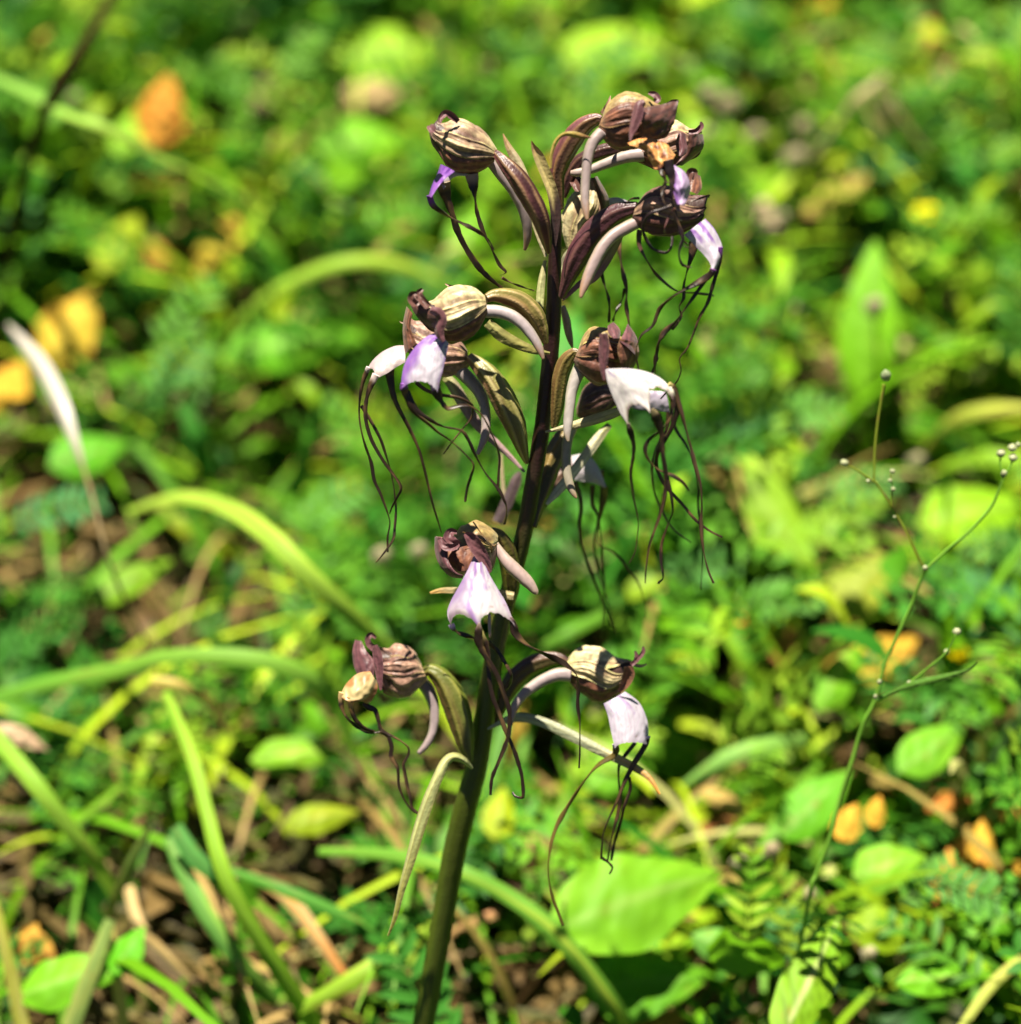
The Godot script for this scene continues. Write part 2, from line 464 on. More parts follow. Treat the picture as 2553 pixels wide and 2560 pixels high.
func build_orchid() -> void:
	# the stem runs from the meadow up to the last bract
	sheet(0, 0, 1)
	var survey := [1059, 2560, 27, 1104, 2314, 27.5, 1137, 2127, 29, 1172, 1987, 28, 1196, 1893, 26.5, 1232, 1660, 23.5, 1272, 1480, 22, 1310, 1332, 21, 1336, 1186, 20.5, 1358, 1051, 20, 1374, 908, 20.5, 1384, 780, 19, 1386, 680, 17, 1390, 576, 15, 1389, 500, 11]
	var pts := []
	for i in survey.size() / 3:
		var sx: float = survey[i * 3]
		var sy: float = survey[i * 3 + 1]
		var d := stem_depth(sy)
		var p := spot(sx, sy, d)
		pts.append(Vector4(p.x, p.y, p.z, survey[i * 3 + 2] * size_at(d)))
	var down := (xyz(pts[0]) - xyz(pts[2])).normalized()
	var foot := xyz(pts[0])
	var steps := 0
	while foot.y > hill(foot.x, foot.z) - 0.004 and steps < 60:
		foot += down * 0.004
		steps += 1
	var half_way := (foot + xyz(pts[0])) * 0.5
	pts.push_front(Vector4(half_way.x, half_way.y, half_way.z, pts[0].w * 1.03))
	pts.push_front(Vector4(foot.x, foot.y, foot.z, pts[0].w * 1.12))
	orchid_base = Vector3(foot.x, hill(foot.x, foot.z), foot.z)
	for i in pts.size():
		pts[i] -= Vector4(orchid_base.x, orchid_base.y, orchid_base.z, 0)
	var o := node_at(self, "orchid", orchid_base)
	tag(o, "withered orchid with brown hooded flowers, white purple lips and long dark tails", "orchid")
	var stem_tint := func(t: float, ang: float) -> Color:
		var g := mottle.get_noise_3d(t * 160.0, cos(ang) * 14.0, sin(ang) * 14.0)
		var fine := mottle.get_noise_3d(t * 26.0, ang * 60.0, 3.0)
		var c := c8(72, 84, 24).lerp(c8(48, 25, 23), smoothstep(0.34, 0.72, t + 0.12 * g))
		c = c.lerp(c8(28, 13, 14), 0.5 * smoothstep(0.0, 0.5, fine))
		return c * (1.0 + 0.35 * g)
	obj(o, "stem", tube(pts, stem_tint, 190, 32, 1.0, 9, 0.022, 1.0), M.skin)

	# --- the upright bract at the very top
	plane_d = stem_depth(500.0)
	sheet(1000, 200, 3.854)
	bract(o, path([1500, 1600, 4, 1506, 1420, 30, 1498, 1250, 52, 1468, 1080, 52, 1410, 920, 52, 1345, 760, 52, 1305, 680, 38, 1282, 630, 20, 1268, 585, 4], 3, 5), c8(176, 160, 104), c8(150, 106, 66), -0.75, 0.5, 0.0, c8(52, 28, 25))

	# --- 1: top left
	var f := new_flower(o, "topmost left flower with a closed striped hood and drooping purple lip", 560.0, 2.0)
	sheet(1000, 200, 3.854)
	bract(f, path([1408, 1700, 14, 1345, 1500, 34, 1255, 1150, 58, 1150, 830, 50, 1050, 650, 34, 993, 516, 4], -5, -7), c8(176, 164, 130), c8(168, 128, 84), 0.5, 0.4)
	spur(f, path([850, 760, 46, 960, 900, 52, 1090, 1060, 56, 1180, 1220, 58, 1222, 1380, 50, 1228, 1520, 38, 1203, 1640, 15], 0, -5))
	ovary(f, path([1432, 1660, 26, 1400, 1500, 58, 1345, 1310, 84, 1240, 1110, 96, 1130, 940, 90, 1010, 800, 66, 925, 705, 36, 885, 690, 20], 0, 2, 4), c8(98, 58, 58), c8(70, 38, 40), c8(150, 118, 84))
	hood(f, [935, 655, 905, 800, 830, 510, 790, 885, 690, 425, 650, 905, 560, 392, 510, 880, 470, 385, 410, 800, 385, 380, 300, 640, 370, 370, 272, 470], 3, 74, 112, PALE, PALE, BROWN, 0.03, 0.85)
	curl(f, path([560, 400, 22, 500, 350, 34, 440, 325, 34, 395, 370, 28, 390, 420, 12], 6, 8), PLUM, -0.9)
	curl(f, path([330, 500, 40, 300, 460, 36, 285, 440, 14], 12, 10), PLUM, -0.6)
	lip(f, path([390, 810, 1, 360, 900, 1, 310, 1010, 1, 276, 1120, 1], 5, 8), path([530, 880, 1, 440, 950, 1, 370, 1030, 1, 305, 1135, 1], 9, 9), petal_tint(0.9, 0.9, 0.5, 0.0, c8(160, 96, 200), c8(98, 30, 156), 3.0), 0.18)
	lip(f, path([660, 905, 1, 560, 890, 1, 470, 900, 1, 390, 985, 1], 3, 4), path([650, 930, 1, 560, 925, 1, 490, 960, 1, 420, 1060, 1], 3, 4), petal_tint(0.1, 0.1, 0.0, 0.2, c8(206, 196, 198)), 0.1)
	tail(f, thread([288, 1110, 320, 1205, 430, 1290, 560, 1360, 700, 1430, 800, 1492, 870, 1562, 900, 1640], 26, 15, 8, 4), c8(112, 52, 150), 0.2, 0.45)
	tail(f, path([690, 905, 52, 705, 1000, 42, 722, 1120, 30, 742, 1270, 18, 800, 1450, 17, 880, 1620, 16, 960, 1780, 14, 1022, 1850, 10, 968, 1882, 6], 3, 1), c8(150, 128, 110), 0.16, 0.5)
	tail(f, path([415, 985, 58, 440, 1100, 42, 500, 1280, 25, 550, 1440, 25, 620, 1590, 23, 720, 1750, 22, 800, 1850, 20, 900, 1940, 16, 985, 2005, 12], 4, -4), c8(120, 104, 76), 0.12, 0.45)
	tail(f, thread([985, 1905, 1090, 1960, 1230, 2010, 1300, 2030], 12, 6, -3, -8), null, 0.1, 0.7, c8(96, 70, 56))

	# --- 4: the pale hood right behind the stem top
	f = new_flower(o, "pale upright hood close behind the top of the stem", 600.0, -9.0)
	sheet(1320, 200, 3.45)
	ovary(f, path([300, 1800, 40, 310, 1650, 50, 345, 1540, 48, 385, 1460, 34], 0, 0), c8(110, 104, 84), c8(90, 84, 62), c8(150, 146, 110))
	spur(f, path([300, 1950, 24, 330, 2060, 34, 345, 2150, 34, 365, 2240, 26, 385, 2310, 8], 2, 0), c8(196, 178, 158), c8(176, 136, 100))
	hood(f, [330, 1450, 430, 1480, 300, 1340, 500, 1380, 296, 1170, 610, 1230, 370, 1010, 680, 1110, 440, 900, 650, 920, 490, 830, 580, 850], 0, 80, 120, CREAM, CREAM, TAN, 0.04)
	flap(f, path([555, 850, 1, 600, 1000, 1, 640, 1150, 1], 6, 3), path([600, 830, 1, 690, 1000, 1, 705, 1110, 1], 3, 0), DARK)
	curl(f, path([440, 960, 30, 400, 890, 32, 365, 840, 12], 4, 2), DARK)
	curl(f, path([470, 900, 24, 430, 850, 24, 400, 815, 10], 2, 0), DARK)
	lip(f, path([690, 1020, 1, 780, 1015, 1, 890, 1055, 1], 0, -2), path([700, 1110, 1, 790, 1100, 1, 890, 1062, 1], 0, -2), petal_tint(0.0, 0.15, 0.0), 0.2)
	tail(f, thread([965, 1290, 960, 1420, 1040, 1580, 1130, 1700, 1280, 1815, 1450, 1838, 1590, 1855, 1595, 1870], 20, 7, -2, -5), null, 0.1, 0.7, c8(84, 60, 46))
	tail(f, path([805, 1340, 10, 785, 1440, 20, 815, 1640, 18, 850, 1800, 15, 850, 1950, 14, 870, 2090, 12, 880, 2190, 10], -2, -4), null, 0.1, 0.7, c8(80, 58, 46))
	tail(f, thread([835, 1800, 815, 1890, 760, 2000, 735, 2080], 12, 9, -3, -4))
	tail(f, thread([628, 1640, 660, 1760, 695, 1880, 703, 1960, 700, 2090], 14, 10, -3, -5))

	# --- 2 and 3: the two crowded hoods at the top right
	f = new_flower(o, "second hood at top right with an orange dried lip and white straight spur", 520.0, -5.0)
	sheet(1320, 200, 3.45)
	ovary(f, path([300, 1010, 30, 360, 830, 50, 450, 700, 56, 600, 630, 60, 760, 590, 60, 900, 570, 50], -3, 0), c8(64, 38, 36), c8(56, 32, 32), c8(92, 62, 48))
	spur(f, path([1000, 640, 62, 880, 655, 58, 760, 690, 50, 640, 735, 44, 520, 780, 38, 420, 800, 34, 368, 800, 20], 3, 2), c8(204, 184, 178), c8(202, 176, 160))
	hood(f, [890, 545, 870, 625, 990, 480, 950, 715, 1140, 420, 1110, 775, 1280, 360, 1270, 755, 1400, 400, 1390, 715, 1505, 460, 1490, 640], 2, 60, 108, CREAM, TAN, BROWN, 0.05)
	curl(f, path([1385, 450, 18, 1450, 445, 24, 1495, 400, 22, 1490, 360, 8], 6, 6), PLUM)
	curl(f, path([1330, 455, 30, 1325, 530, 46, 1330, 600, 44, 1310, 655, 14], 12, 13), PLUM, 0.8)
	flap(f, path([1380, 480, 1, 1370, 600, 1, 1260, 745, 1], 10, 9), path([1510, 470, 1, 1505, 600, 1, 1330, 740, 1], 6, 8), DARK)
	var rust := func(t: float, s: float) -> Color:
		var g := mottle.get_noise_3d(t * 90.0, s * 90.0, 40.0)
		var g2 := mottle.get_noise_3d(t * 260.0, s * 260.0, 41.0)
		return c8(206, 142, 74).lerp(c8(110, 54, 34), smoothstep(-0.05, 0.45, g)).lerp(c8(224, 178, 110), smoothstep(0.1, 0.5, g2) * 0.6)
	obj(f, "lip", between(path([855, 545, 1, 960, 505, 1, 1080, 510, 1, 1190, 550, 1, 1275, 640, 1], 19, 21), path([870, 560, 1, 990, 600, 1, 1060, 700, 1, 1110, 770, 1, 1240, 700, 1], 20, 23), rust, 0.18, 0.0022, 40, 27), M.petal)
	var mauve := petal_tint(0.7, 0.8, 0.6, 0.0, c8(214, 188, 226), c8(146, 76, 190), 12.0)
	lip(f, path([1225, 735, 1, 1250, 840, 1, 1255, 960, 1, 1290, 1070, 1], 21, 24), path([1270, 740, 1, 1355, 800, 1, 1405, 930, 1, 1350, 1085, 1], 20, 23), mauve, 0.4, 0.0012)
	tail(f, path([1150, 735, 26, 1165, 810, 24, 1185, 870, 20, 1165, 950, 16, 1165, 1020, 12, 1192, 1092, 8], 22, 24), c8(90, 50, 40), 0.1)
	tail(f, path([1205, 690, 34, 1225, 780, 30, 1245, 890, 22, 1240, 1000, 20, 1265, 1110, 20, 1280, 1210, 18, 1320, 1310, 18, 1335, 1370, 12, 1310, 1450, 14, 1305, 1520, 12, 1330, 1590, 12, 1380, 1612, 7, 1412, 1616, 5], 23, 22), null, 0.1, 0.8, c8(36, 24, 28))
	tail(f, thread([1160, 820, 1200, 880, 1240, 900, 1270, 960], 9, 6, 24, 25))
	tail(f, thread([960, 1020, 900, 1022, 865, 1045, 835, 1088], 9, 7, 16, 14))
	tail(f, thread([1240, 1085, 1150, 1120, 1060, 1150, 1010, 1210, 992, 1290, 1020, 1370, 1080, 1455, 1180, 1490, 1235, 1440, 1247, 1350], 12, 9, 24, 20), null, 0.1, 0.8, c8(50, 36, 38))
	tail(f, thread([1330, 1360, 1365, 1410, 1405, 1420, 1385, 1445, 1350, 1430, 1320, 1400], 6, 4, 22, 22))
	tail(f, thread([1270, 1110, 1230, 1150, 1180, 1270, 1180, 1320], 9, 6, 24, 22), null, 0.1, 0.8, c8(98, 62, 60))

	f = new_flower(o, "topmost brown hood with a long grey spur in front of the stem top", 510.0, 5.0)
	sheet(1320, 200, 3.45)
	ovary(f, path([285, 1120, 24, 262, 960, 50, 252, 820, 64, 300, 660, 84, 390, 500, 88, 490, 390, 74, 590, 340, 52, 640, 340, 30], -4, 0), c8(98, 58, 60), c8(82, 62, 40), c8(134, 100, 62))
	bract(f, path([198, 760, 8, 205, 640, 12, 240, 530, 16, 310, 470, 18, 400, 472, 26, 480, 490, 20, 545, 497, 3], 8, 10), c8(176, 154, 70), c8(150, 96, 66), 0.4, 0.3, 0.6)
	spur(f, path([640, 450, 52, 560, 540, 50, 515, 680, 44, 500, 850, 40, 492, 1000, 38, 500, 1120, 32, 512, 1208, 12], 6, 9), c8(184, 164, 160))
	hood(f, [640, 320, 600, 430, 690, 200, 670, 545, 790, 135, 775, 600, 920, 125, 890, 600, 1050, 160, 1030, 570, 1180, 200, 1170, 520, 1290, 180, 1240, 420], 5, 62, 104, OLIVE, BROWN, BROWN, 0.05)
	flap(f, path([1000, 240, 1, 1130, 215, 1, 1298, 172, 1], 12, 8), path([960, 480, 1, 1120, 500, 1, 1260, 380, 1], 12, 9), DARK, 0.25, 0.001)
	curl(f, path([1010, 185, 26, 965, 215, 46, 935, 310, 46, 905, 400, 34, 885, 465, 20, 880, 525, 8], 14, 15), PLUM, 0.8, 0.6)
	curl(f, path([1090, 190, 24, 1120, 165, 26, 1090, 125, 26, 1040, 112, 12], 8, 7), PLUM)
	curl(f, path([1200, 230, 26, 1250, 195, 24, 1300, 180, 8], 9, 8), DARK)
	curl(f, path([650, 300, 34, 690, 220, 22, 712, 135, 3], -2, -3), TAN)

	# --- 6: right, with the white lip and long tails
	f = new_flower(o, "upper right flower with a dark hood and a white lip edged purple", 680.0, 7.0)
	sheet(1320, 200, 3.45)
	bract(f, path([300, 1895, 12, 370, 1830, 20, 440, 1765, 26, 560, 1690, 52, 690, 1500, 56, 800, 1330, 30], -4, -3), c8(142, 96, 112), c8(150, 146, 76), 0.4, 0.5)
	ovary(f, path([285, 1880, 24, 330, 1760, 50, 395, 1590, 86, 480, 1430, 100, 590, 1290, 102, 720, 1180, 88, 840, 1125, 74, 950, 1100, 50], -3, 2), c8(74, 42, 48), c8(60, 32, 36), c8(96, 64, 58))
	spur(f, path([940, 1230, 54, 850, 1275, 54, 740, 1340, 54, 640, 1450, 52, 555, 1610, 50, 490, 1770, 38, 455, 1878, 12], 4, 8), c8(198, 172, 168))
	hood(f, [930, 1080, 890, 1225, 1020, 970, 960, 1290, 1140, 915, 1090, 1335, 1270, 920, 1260, 1350, 1420, 965, 1420, 1310, 1575, 985, 1510, 1200], 4, 62, 100, DULL, TAN, DARK, 0.03)
	flap(f, path([1370, 950, 1, 1375, 860, 1, 1400, 790, 1], 2, 0), path([1460, 990, 1, 1500, 930, 1, 1490, 830, 1], 2, -1), BROWN, 0.4)
	curl(f, path([1380, 880, 24, 1400, 800, 34, 1440, 800, 26, 1420, 860, 12], 5, 5), DARK)
	lip(f, path([1350, 1335, 1, 1430, 1420, 1, 1520, 1510, 1, 1570, 1580, 1, 1588, 1650, 1], 6, 9), path([1530, 1195, 1, 1610, 1285, 1, 1670, 1410, 1, 1672, 1500, 1, 1618, 1645, 1], 5, 8), petal_tint(0.85, 0.05, 0.0, 0.0, c8(216, 208, 220), c8(136, 60, 184), 21.0), 0.22)
	tail(f, path([1662, 1440, 16, 1655, 1530, 18, 1628, 1660, 15, 1590, 1790, 14, 1550, 1920, 13, 1478, 2050, 12, 1440, 2150, 11, 1375, 2310, 12, 1310, 2400, 10, 1320, 2500, 9, 1285, 2600, 10, 1200, 2690, 9, 1145, 2750, 6], 8, 3), c8(120, 66, 140), 0.06)
	tail(f, path([1600, 1630, 24, 1570, 1680, 22, 1470, 1745, 26, 1330, 1820, 22, 1210, 1900, 18, 1130, 1985, 15, 1075, 2120, 12, 980, 2200, 11, 935, 2320, 9, 940, 2420, 8, 965, 2540, 5], 9, 5), c8(110, 60, 120), 0.06, 0.6)
	tail(f, path([1560, 1690, 14, 1465, 1820, 13, 1350, 1980, 12, 1270, 2090, 14, 1180, 2170, 24, 1135, 2250, 22, 1110, 2360, 14, 1095, 2450, 12, 1098, 2540, 5], 8, 4))
	tail(f, path([1435, 1400, 38, 1410, 1520, 22, 1370, 1660, 14, 1345, 1770, 12, 1343, 1880, 12, 1305, 1960, 11, 1320, 2040, 12, 1240, 2150, 12], 4, 4), null, 0.1, 0.6)
	tail(f, thread([1115, 2390, 1080, 2500, 1072, 2560], 12, 9, 4, 3))

	# --- the small bract left of the stem below flower 1
	sheet(880, 660, 3.2207)
	plane_d = stem_depth(720.0)
	bract(o, path([1545, 560, 14, 1515, 420, 26, 1515, 280, 32, 1530, 120, 28, 1555, -30, 12], -2, -3), c8(176, 178, 120), c8(186, 176, 130), 0.4, 0.5)

	# --- 7: left, behind 5
	f = new_flower(o, "lower of the two overlapping left flowers, with a pinkish white lip", 1180.0, 1.0)
	sheet(880, 660, 3.2207)
	bract(f, path([1390, 1675, 10, 1270, 1545, 22, 1130, 1410, 34, 1010, 1290, 44, 900, 1120, 52, 810, 970, 48, 745, 905, 30], -4, -6), c8(150, 120, 124), c8(164, 162, 104), 0.4, 0.5)
	spur(f, path([860, 850, 58, 940, 925, 56, 1020, 1020, 50, 1065, 1130, 42, 1080, 1260, 38, 1068, 1390, 34, 1010, 1535, 15], 0, 2), c8(196, 180, 176), c8(206, 176, 168))
	ovary(f, path([1408, 1600, 18, 1370, 1480, 48, 1310, 1290, 84, 1230, 1110, 96, 1130, 940, 88, 1030, 820, 66, 950, 755, 42], 0, 2, 3), c8(112, 84, 58), c8(118, 116, 58), c8(170, 160, 104))
	hood(f, [930, 690, 945, 835, 870, 615, 850, 890, 740, 540, 720, 900, 600, 470, 590, 860, 490, 420, 480, 760, 430, 370, 420, 690], 0, 66, 112, TAN, TAN, TAN, 0.04)
	flap(f, path([440, 340, 1, 412, 470, 1, 412, 600, 1, 430, 725, 1], 6, 7), path([490, 400, 1, 470, 500, 1, 500, 590, 1, 520, 640, 1], 9, 8), BROWN)
	curl(f, path([450, 420, 16, 410, 470, 8, 385, 460, 3], 6, 6), TAN)
	lip(f, path([430, 655, 1, 340, 662, 1, 240, 710, 1, 160, 785, 1, 115, 865, 1], 4, 6), path([430, 790, 1, 350, 835, 1, 285, 880, 1, 215, 915, 1, 160, 960, 1], 7, 8), petal_tint(0.15, 0.1, 0.0, 0.1, c8(216, 198, 194), c8(170, 110, 150), 31.0), 0.15, 0.0004, 0.2, 1.0)
	tail(f, path([135, 830, 16, 118, 870, 16, 92, 940, 14, 65, 1080, 13, 60, 1240, 13, 95, 1420, 12, 155, 1600, 12, 180, 1740, 11, 230, 1850, 11, 290, 2010, 10, 306, 2090, 10, 288, 2200, 9, 288, 2320, 6], 6, 2), c8(230, 212, 206), 0.09, 0.6)
	tail(f, path([195, 890, 24, 165, 950, 20, 130, 1040, 14, 110, 1150, 13, 115, 1270, 12, 160, 1420, 12, 250, 1580, 12, 330, 1690, 12, 395, 1800, 10, 355, 1895, 10, 320, 1965, 9, 305, 2010, 6], 8, 4), c8(230, 208, 200), 0.12, 0.6)
	tail(f, thread([75, 1140, 150, 1260, 230, 1410, 280, 1560, 320, 1700, 345, 1860, 355, 1980, 345, 2120, 330, 2220, 255, 2330, 195, 2400], 12, 8, 4, 2))
	tail(f, path([300, 850, 34, 310, 930, 24, 335, 1060, 17, 385, 1180, 14, 460, 1320, 13, 540, 1500, 13, 600, 1720, 12, 645, 1910, 11, 690, 2060, 10, 722, 2165, 7], 4, 0), null, 0.1, 0.6)

	# --- 5: left, in front
	f = new_flower(o, "upper of the two overlapping left flowers, with a large purple and white lip", 850.0, 7.0)
	sheet(880, 660, 3.2207)
	bract(f, path([1595, 718, 10, 1480, 698, 30, 1340, 645, 44, 1200, 570, 52, 1090, 470, 40], -3, 0), c8(140, 134, 70), c8(176, 172, 108), 0.35, 0.7)
	ovary(f, path([1560, 640, 22, 1520, 510, 56, 1460, 400, 78, 1360, 310, 80, 1250, 265, 68, 1150, 255, 52, 1080, 280, 34], -3, 1), c8(124, 82, 58), c8(128, 120, 62), c8(178, 152, 104))
	spur(f, path([1080, 380, 54, 1180, 385, 52, 1290, 420, 50, 1380, 490, 46, 1460, 590, 40, 1510, 680, 32, 1542, 768, 12], 3, 4), c8(208, 192, 192))
	hood(f, [1070, 250, 1095, 400, 985, 190, 1020, 540, 870, 180, 900, 610, 750, 210, 775, 640, 630, 275, 660, 570, 510, 345, 540, 450], 4, 74, 114, CREAM, CREAM, BROWN, 0.03)
	flap(f, path([470, 240, 1, 480, 350, 1, 560, 470, 1, 680, 520, 1], 8, 10), path([520, 240, 1, 560, 320, 1, 640, 370, 1, 700, 410, 1], 8, 12), DARK, 0.2)
	curl(f, path([520, 330, 30, 480, 290, 30, 485, 245, 22, 525, 240, 14], 11, 11), DARK, -0.8)
	curl(f, path([620, 350, 30, 560, 280, 30, 540, 235, 24, 570, 205, 14], 11, 10), DARK, -0.8)
	curl(f, path([630, 370, 24, 690, 390, 40, 715, 450, 42, 695, 520, 40, 700, 580, 36, 735, 630, 16], 14, 13), PLUM, 0.9, 0.5)
	curl(f, path([850, 205, 20, 800, 185, 14, 750, 158, 3], -2, -3), TAN)
	lip(f, path([690, 545, 1, 590, 590, 1, 500, 680, 1, 430, 790, 1, 402, 910, 1, 402, 1010, 1], 9, 12), path([780, 640, 1, 770, 690, 1, 752, 770, 1, 728, 870, 1, 704, 960, 1, 686, 1040, 1], 11, 13), petal_tint(0.95, 0.85, 0.1, 0.0, c8(220, 212, 224), c8(140, 66, 190), 44.0), 0.2, 0.0004, 0.17, 1.0, 1.1)
	tail(f, path([418, 960, 22, 422, 1010, 24, 438, 1070, 19, 500, 1190, 15, 620, 1290, 14, 700, 1360, 14, 800, 1430, 13, 900, 1520, 13, 978, 1610, 12, 960, 1700, 11, 930, 1800, 11, 912, 1915, 7], 12, 7), c8(150, 84, 178), 0.11, 0.6)
	tail(f, thread([445, 1020, 520, 1170, 640, 1260, 740, 1310, 880, 1340, 940, 1420, 1000, 1550, 1080, 1690, 1170, 1800, 1220, 1890, 1245, 1960, 1240, 2050, 1228, 2095], 16, 9, 11, 5))
	tail(f, path([668, 970, 30, 676, 1010, 30, 692, 1055, 26, 725, 1115, 17, 775, 1163, 16, 880, 1140, 17, 960, 1150, 16, 1040, 1210, 14, 1100, 1310, 13, 1160, 1450, 12, 1187, 1560, 11, 1180, 1700, 10, 1175, 1830, 8], 12, 6), c8(196, 150, 206), 0.11, 0.6)
	tail(f, thread([515, 950, 590, 1010, 700, 1050, 850, 1075, 940, 1115, 972, 1160, 960, 1240, 890, 1330, 800, 1440, 735, 1532], 14, 9, 9, 6), null, 0.1, 0.8, c8(70, 50, 36))

	# --- 9: the dull hood behind 8, its spur and bracts
	f = new_flower(o, "dull flower half hidden behind the right flower with the broad white lip", 1200.0, -8.0)
	sheet(1220, 1000, 3.011)
	ovary(f, path([345, 960, 22, 375, 800, 50, 430, 620, 66, 490, 440, 74, 560, 300, 70, 640, 190, 50], 6, 0), c8(100, 84, 44), c8(92, 84, 42), c8(130, 108, 56))
	sheet(1320, 660, 3.2204)
	hood(f, [390, 1150, 395, 1235, 440, 1010, 470, 1255, 530, 940, 590, 1230, 640, 930, 690, 1180, 740, 970, 760, 1120], 0, 70, 112, DULL, DULL, DULL, 0.03)
	lip(f, path([720, 985, 1, 880, 1020, 1, 1010, 1020, 1, 1110, 1030, 1], 0, 0), path([740, 1110, 1, 880, 1170, 1, 1040, 1180, 1, 1145, 1195, 1], 0, 0), petal_tint(0.0, 0.3, 0.2, 0.0, c8(206, 196, 212), c8(150, 110, 170), 51.0), 0.15)
	spur(f, path([370, 1290, 40, 325, 1400, 40, 308, 1520, 38, 312, 1650, 36, 335, 1770, 34, 365, 1840, 24, 392, 1885, 8], 10, 12), c8(190, 180, 158), c8(184, 136, 92))
	bract(f, path([150, 1935, 12, 230, 1840, 34, 330, 1720, 40, 430, 1590, 40, 560, 1410, 42, 660, 1290, 26], 6, 0), c8(206, 200, 168), c8(152, 150, 94), 0.4, 0.4)
	tail(f, thread([1150, 1190, 1190, 1330, 1280, 1470, 1340, 1600, 1372, 1800, 1370, 1950, 1395, 2150, 1410, 2350, 1390, 2620], 12, 7, 0, -4))
	tail(f, thread([1130, 1180, 1120, 1330, 1050, 1450, 1010, 1580, 1000, 1720, 1030, 1880, 1110, 2050, 1190, 2150, 1310, 2240], 13, 6, 0, -8), null, 0.1, 0.7, c8(92, 66, 50))

	# --- 10: the white lip low behind the stem
	f = new_flower(o, "white lip with thin tails low behind the stem, farthest from view", 1320.0, -16.0)
	sheet(1320, 660, 3.2204)
	ovary(f, path([60, 2000, 26, 140, 1880, 56, 230, 1740, 60, 330, 1640, 50], 4, 0), c8(84, 60, 56), c8(80, 62, 48), c8(120, 96, 80))
	hood(f, [300, 1610, 290, 1690, 330, 1560, 320, 1730, 380, 1545, 370, 1735, 430, 1570, 420, 1720], -2, 70, 112, DULL, DULL, DULL, 0.02)
	lip(f, path([350, 1545, 1, 430, 1530, 1, 510, 1560, 1, 575, 1650, 1, 630, 1790, 1], 2, 4), path([360, 1740, 1, 430, 1750, 1, 500, 1760, 1, 560, 1775, 1, 622, 1805, 1], 4, 4), petal_tint(0.1, 0.0, 0.0, 0.0, c8(216, 208, 210), c8(150, 110, 170), 61.0), 0.2)
	sheet(1220, 1000, 3.011)
	tail(f, thread([650, 620, 700, 770, 690, 950, 710, 1100, 770, 1280, 830, 1430, 880, 1560, 930, 1700], 15, 6, 2, -10), null, 0.1, 0.7, c8(76, 62, 38))
	tail(f, thread([790, 645, 785, 780, 830, 880, 800, 1050, 810, 1200, 860, 1380, 910, 1540, 960, 1760], 14, 6, 2, -12), null, 0.1, 0.7, c8(70, 56, 36))
	tail(f, thread([882, 650, 880, 750, 840, 900, 830, 1080, 950, 1150, 1070, 1290, 1150, 1420, 1185, 1640], 16, 6, 3, -12), null, 0.1, 0.7, c8(78, 62, 40))
	tail(f, thread([855, 530, 858, 660, 840, 900, 860, 1100, 870, 1300, 880, 1480, 850, 1800], 16, 6, 3, -14), null, 0.1, 0.7, c8(70, 56, 36))
	plane_d += 0.004
	bract(f, path([70, 920, 40, 150, 760, 46, 215, 600, 40, 240, 540, 10], 0, 0), c8(84, 66, 70), c8(110, 90, 92), 0.3, 0.2)
	bract(f, path([120, 720, 14, 105, 560, 14, 100, 400, 8], -4, -6), c8(150, 134, 100), c8(160, 140, 110), 0.3, 0.2)

	# --- 8: right, with the broad white lip
	f = new_flower(o, "right flower with a brown hood over a broad white lip with four tails", 1050.0, 8.0)
	sheet(1320, 660, 3.2204)
	bract(f, path([140, 1352, 8, 270, 1322, 22, 400, 1290, 36, 540, 1250, 42, 680, 1205, 40, 770, 1170, 26], -2, 0), c8(180, 168, 124), c8(178, 176, 118), 0.4, 0.5)
	ovary(f, path([210, 1320, 24, 232, 1180, 46, 248, 1030, 58, 268, 890, 62, 310, 780, 60, 370, 720, 44, 410, 720, 26], -4, 0), c8(104, 80, 46), c8(96, 92, 42), c8(132, 112, 62))
	spur(f, path([430, 830, 62, 385, 920, 52, 352, 1030, 44, 335, 1160, 40, 322, 1290, 38, 318, 1370, 28, 326, 1432, 10], 4, 6), c8(206, 196, 188), c8(176, 150, 116))
	hood(f, [405, 690, 362, 790, 440, 590, 420, 890, 520, 530, 530, 965, 640, 530, 670, 970, 770, 560, 800, 890, 860, 540, 890, 730], 5, 52, 88, OLIVE, BROWN, BROWN, 0.04, 0.95)
	curl(f, path([610, 560, 30, 612, 640, 42, 608, 740, 38, 602, 830, 28, 612, 935, 10], 19, 18), PLUM, 0.7, 0.3)
	flap(f, path([640, 500, 1, 650, 560, 1, 690, 600, 1], 8, 12), path([690, 465, 1, 742, 530, 1, 740, 600, 1], 6, 10), PLUM, 0.5)
	flap(f, path([805, 478, 1, 770, 560, 1, 740, 620, 1], 8, 13), path([805, 480, 1, 880, 600, 1, 890, 760, 1], 7, 9), PLUM, 0.25)
	flap(f, path([740, 600, 1, 720, 700, 1, 760, 850, 1], 13, 12), path([885, 640, 1, 895, 740, 1, 830, 870, 1], 9, 9), BROWN, 0.2)
	lip(f, path([622, 850, 1, 640, 950, 1, 685, 1070, 1, 740, 1190, 1, 790, 1270, 1, 822, 1335, 1], 18, 21), path([650, 842, 1, 830, 842, 1, 980, 875, 1, 1090, 935, 1, 1150, 1020, 1, 1172, 1105, 1], 18, 22), petal_tint(0.5, 0.0, 0.0, 0.55, c8(222, 216, 212), c8(120, 88, 160), 71.0), 0.12, 0.0005, 0.36, 2.0, 0.95)
	tail(f, path([806, 1280, 8, 822, 1335, 20, 840, 1395, 18, 852, 1470, 14, 846, 1570, 13, 826, 1690, 13, 840, 1810, 13, 868, 1960, 12, 890, 2080, 12, 880, 2200, 11, 862, 2320, 11, 815, 2410, 7], 21, 14), c8(150, 120, 116), 0.07, 0.5)
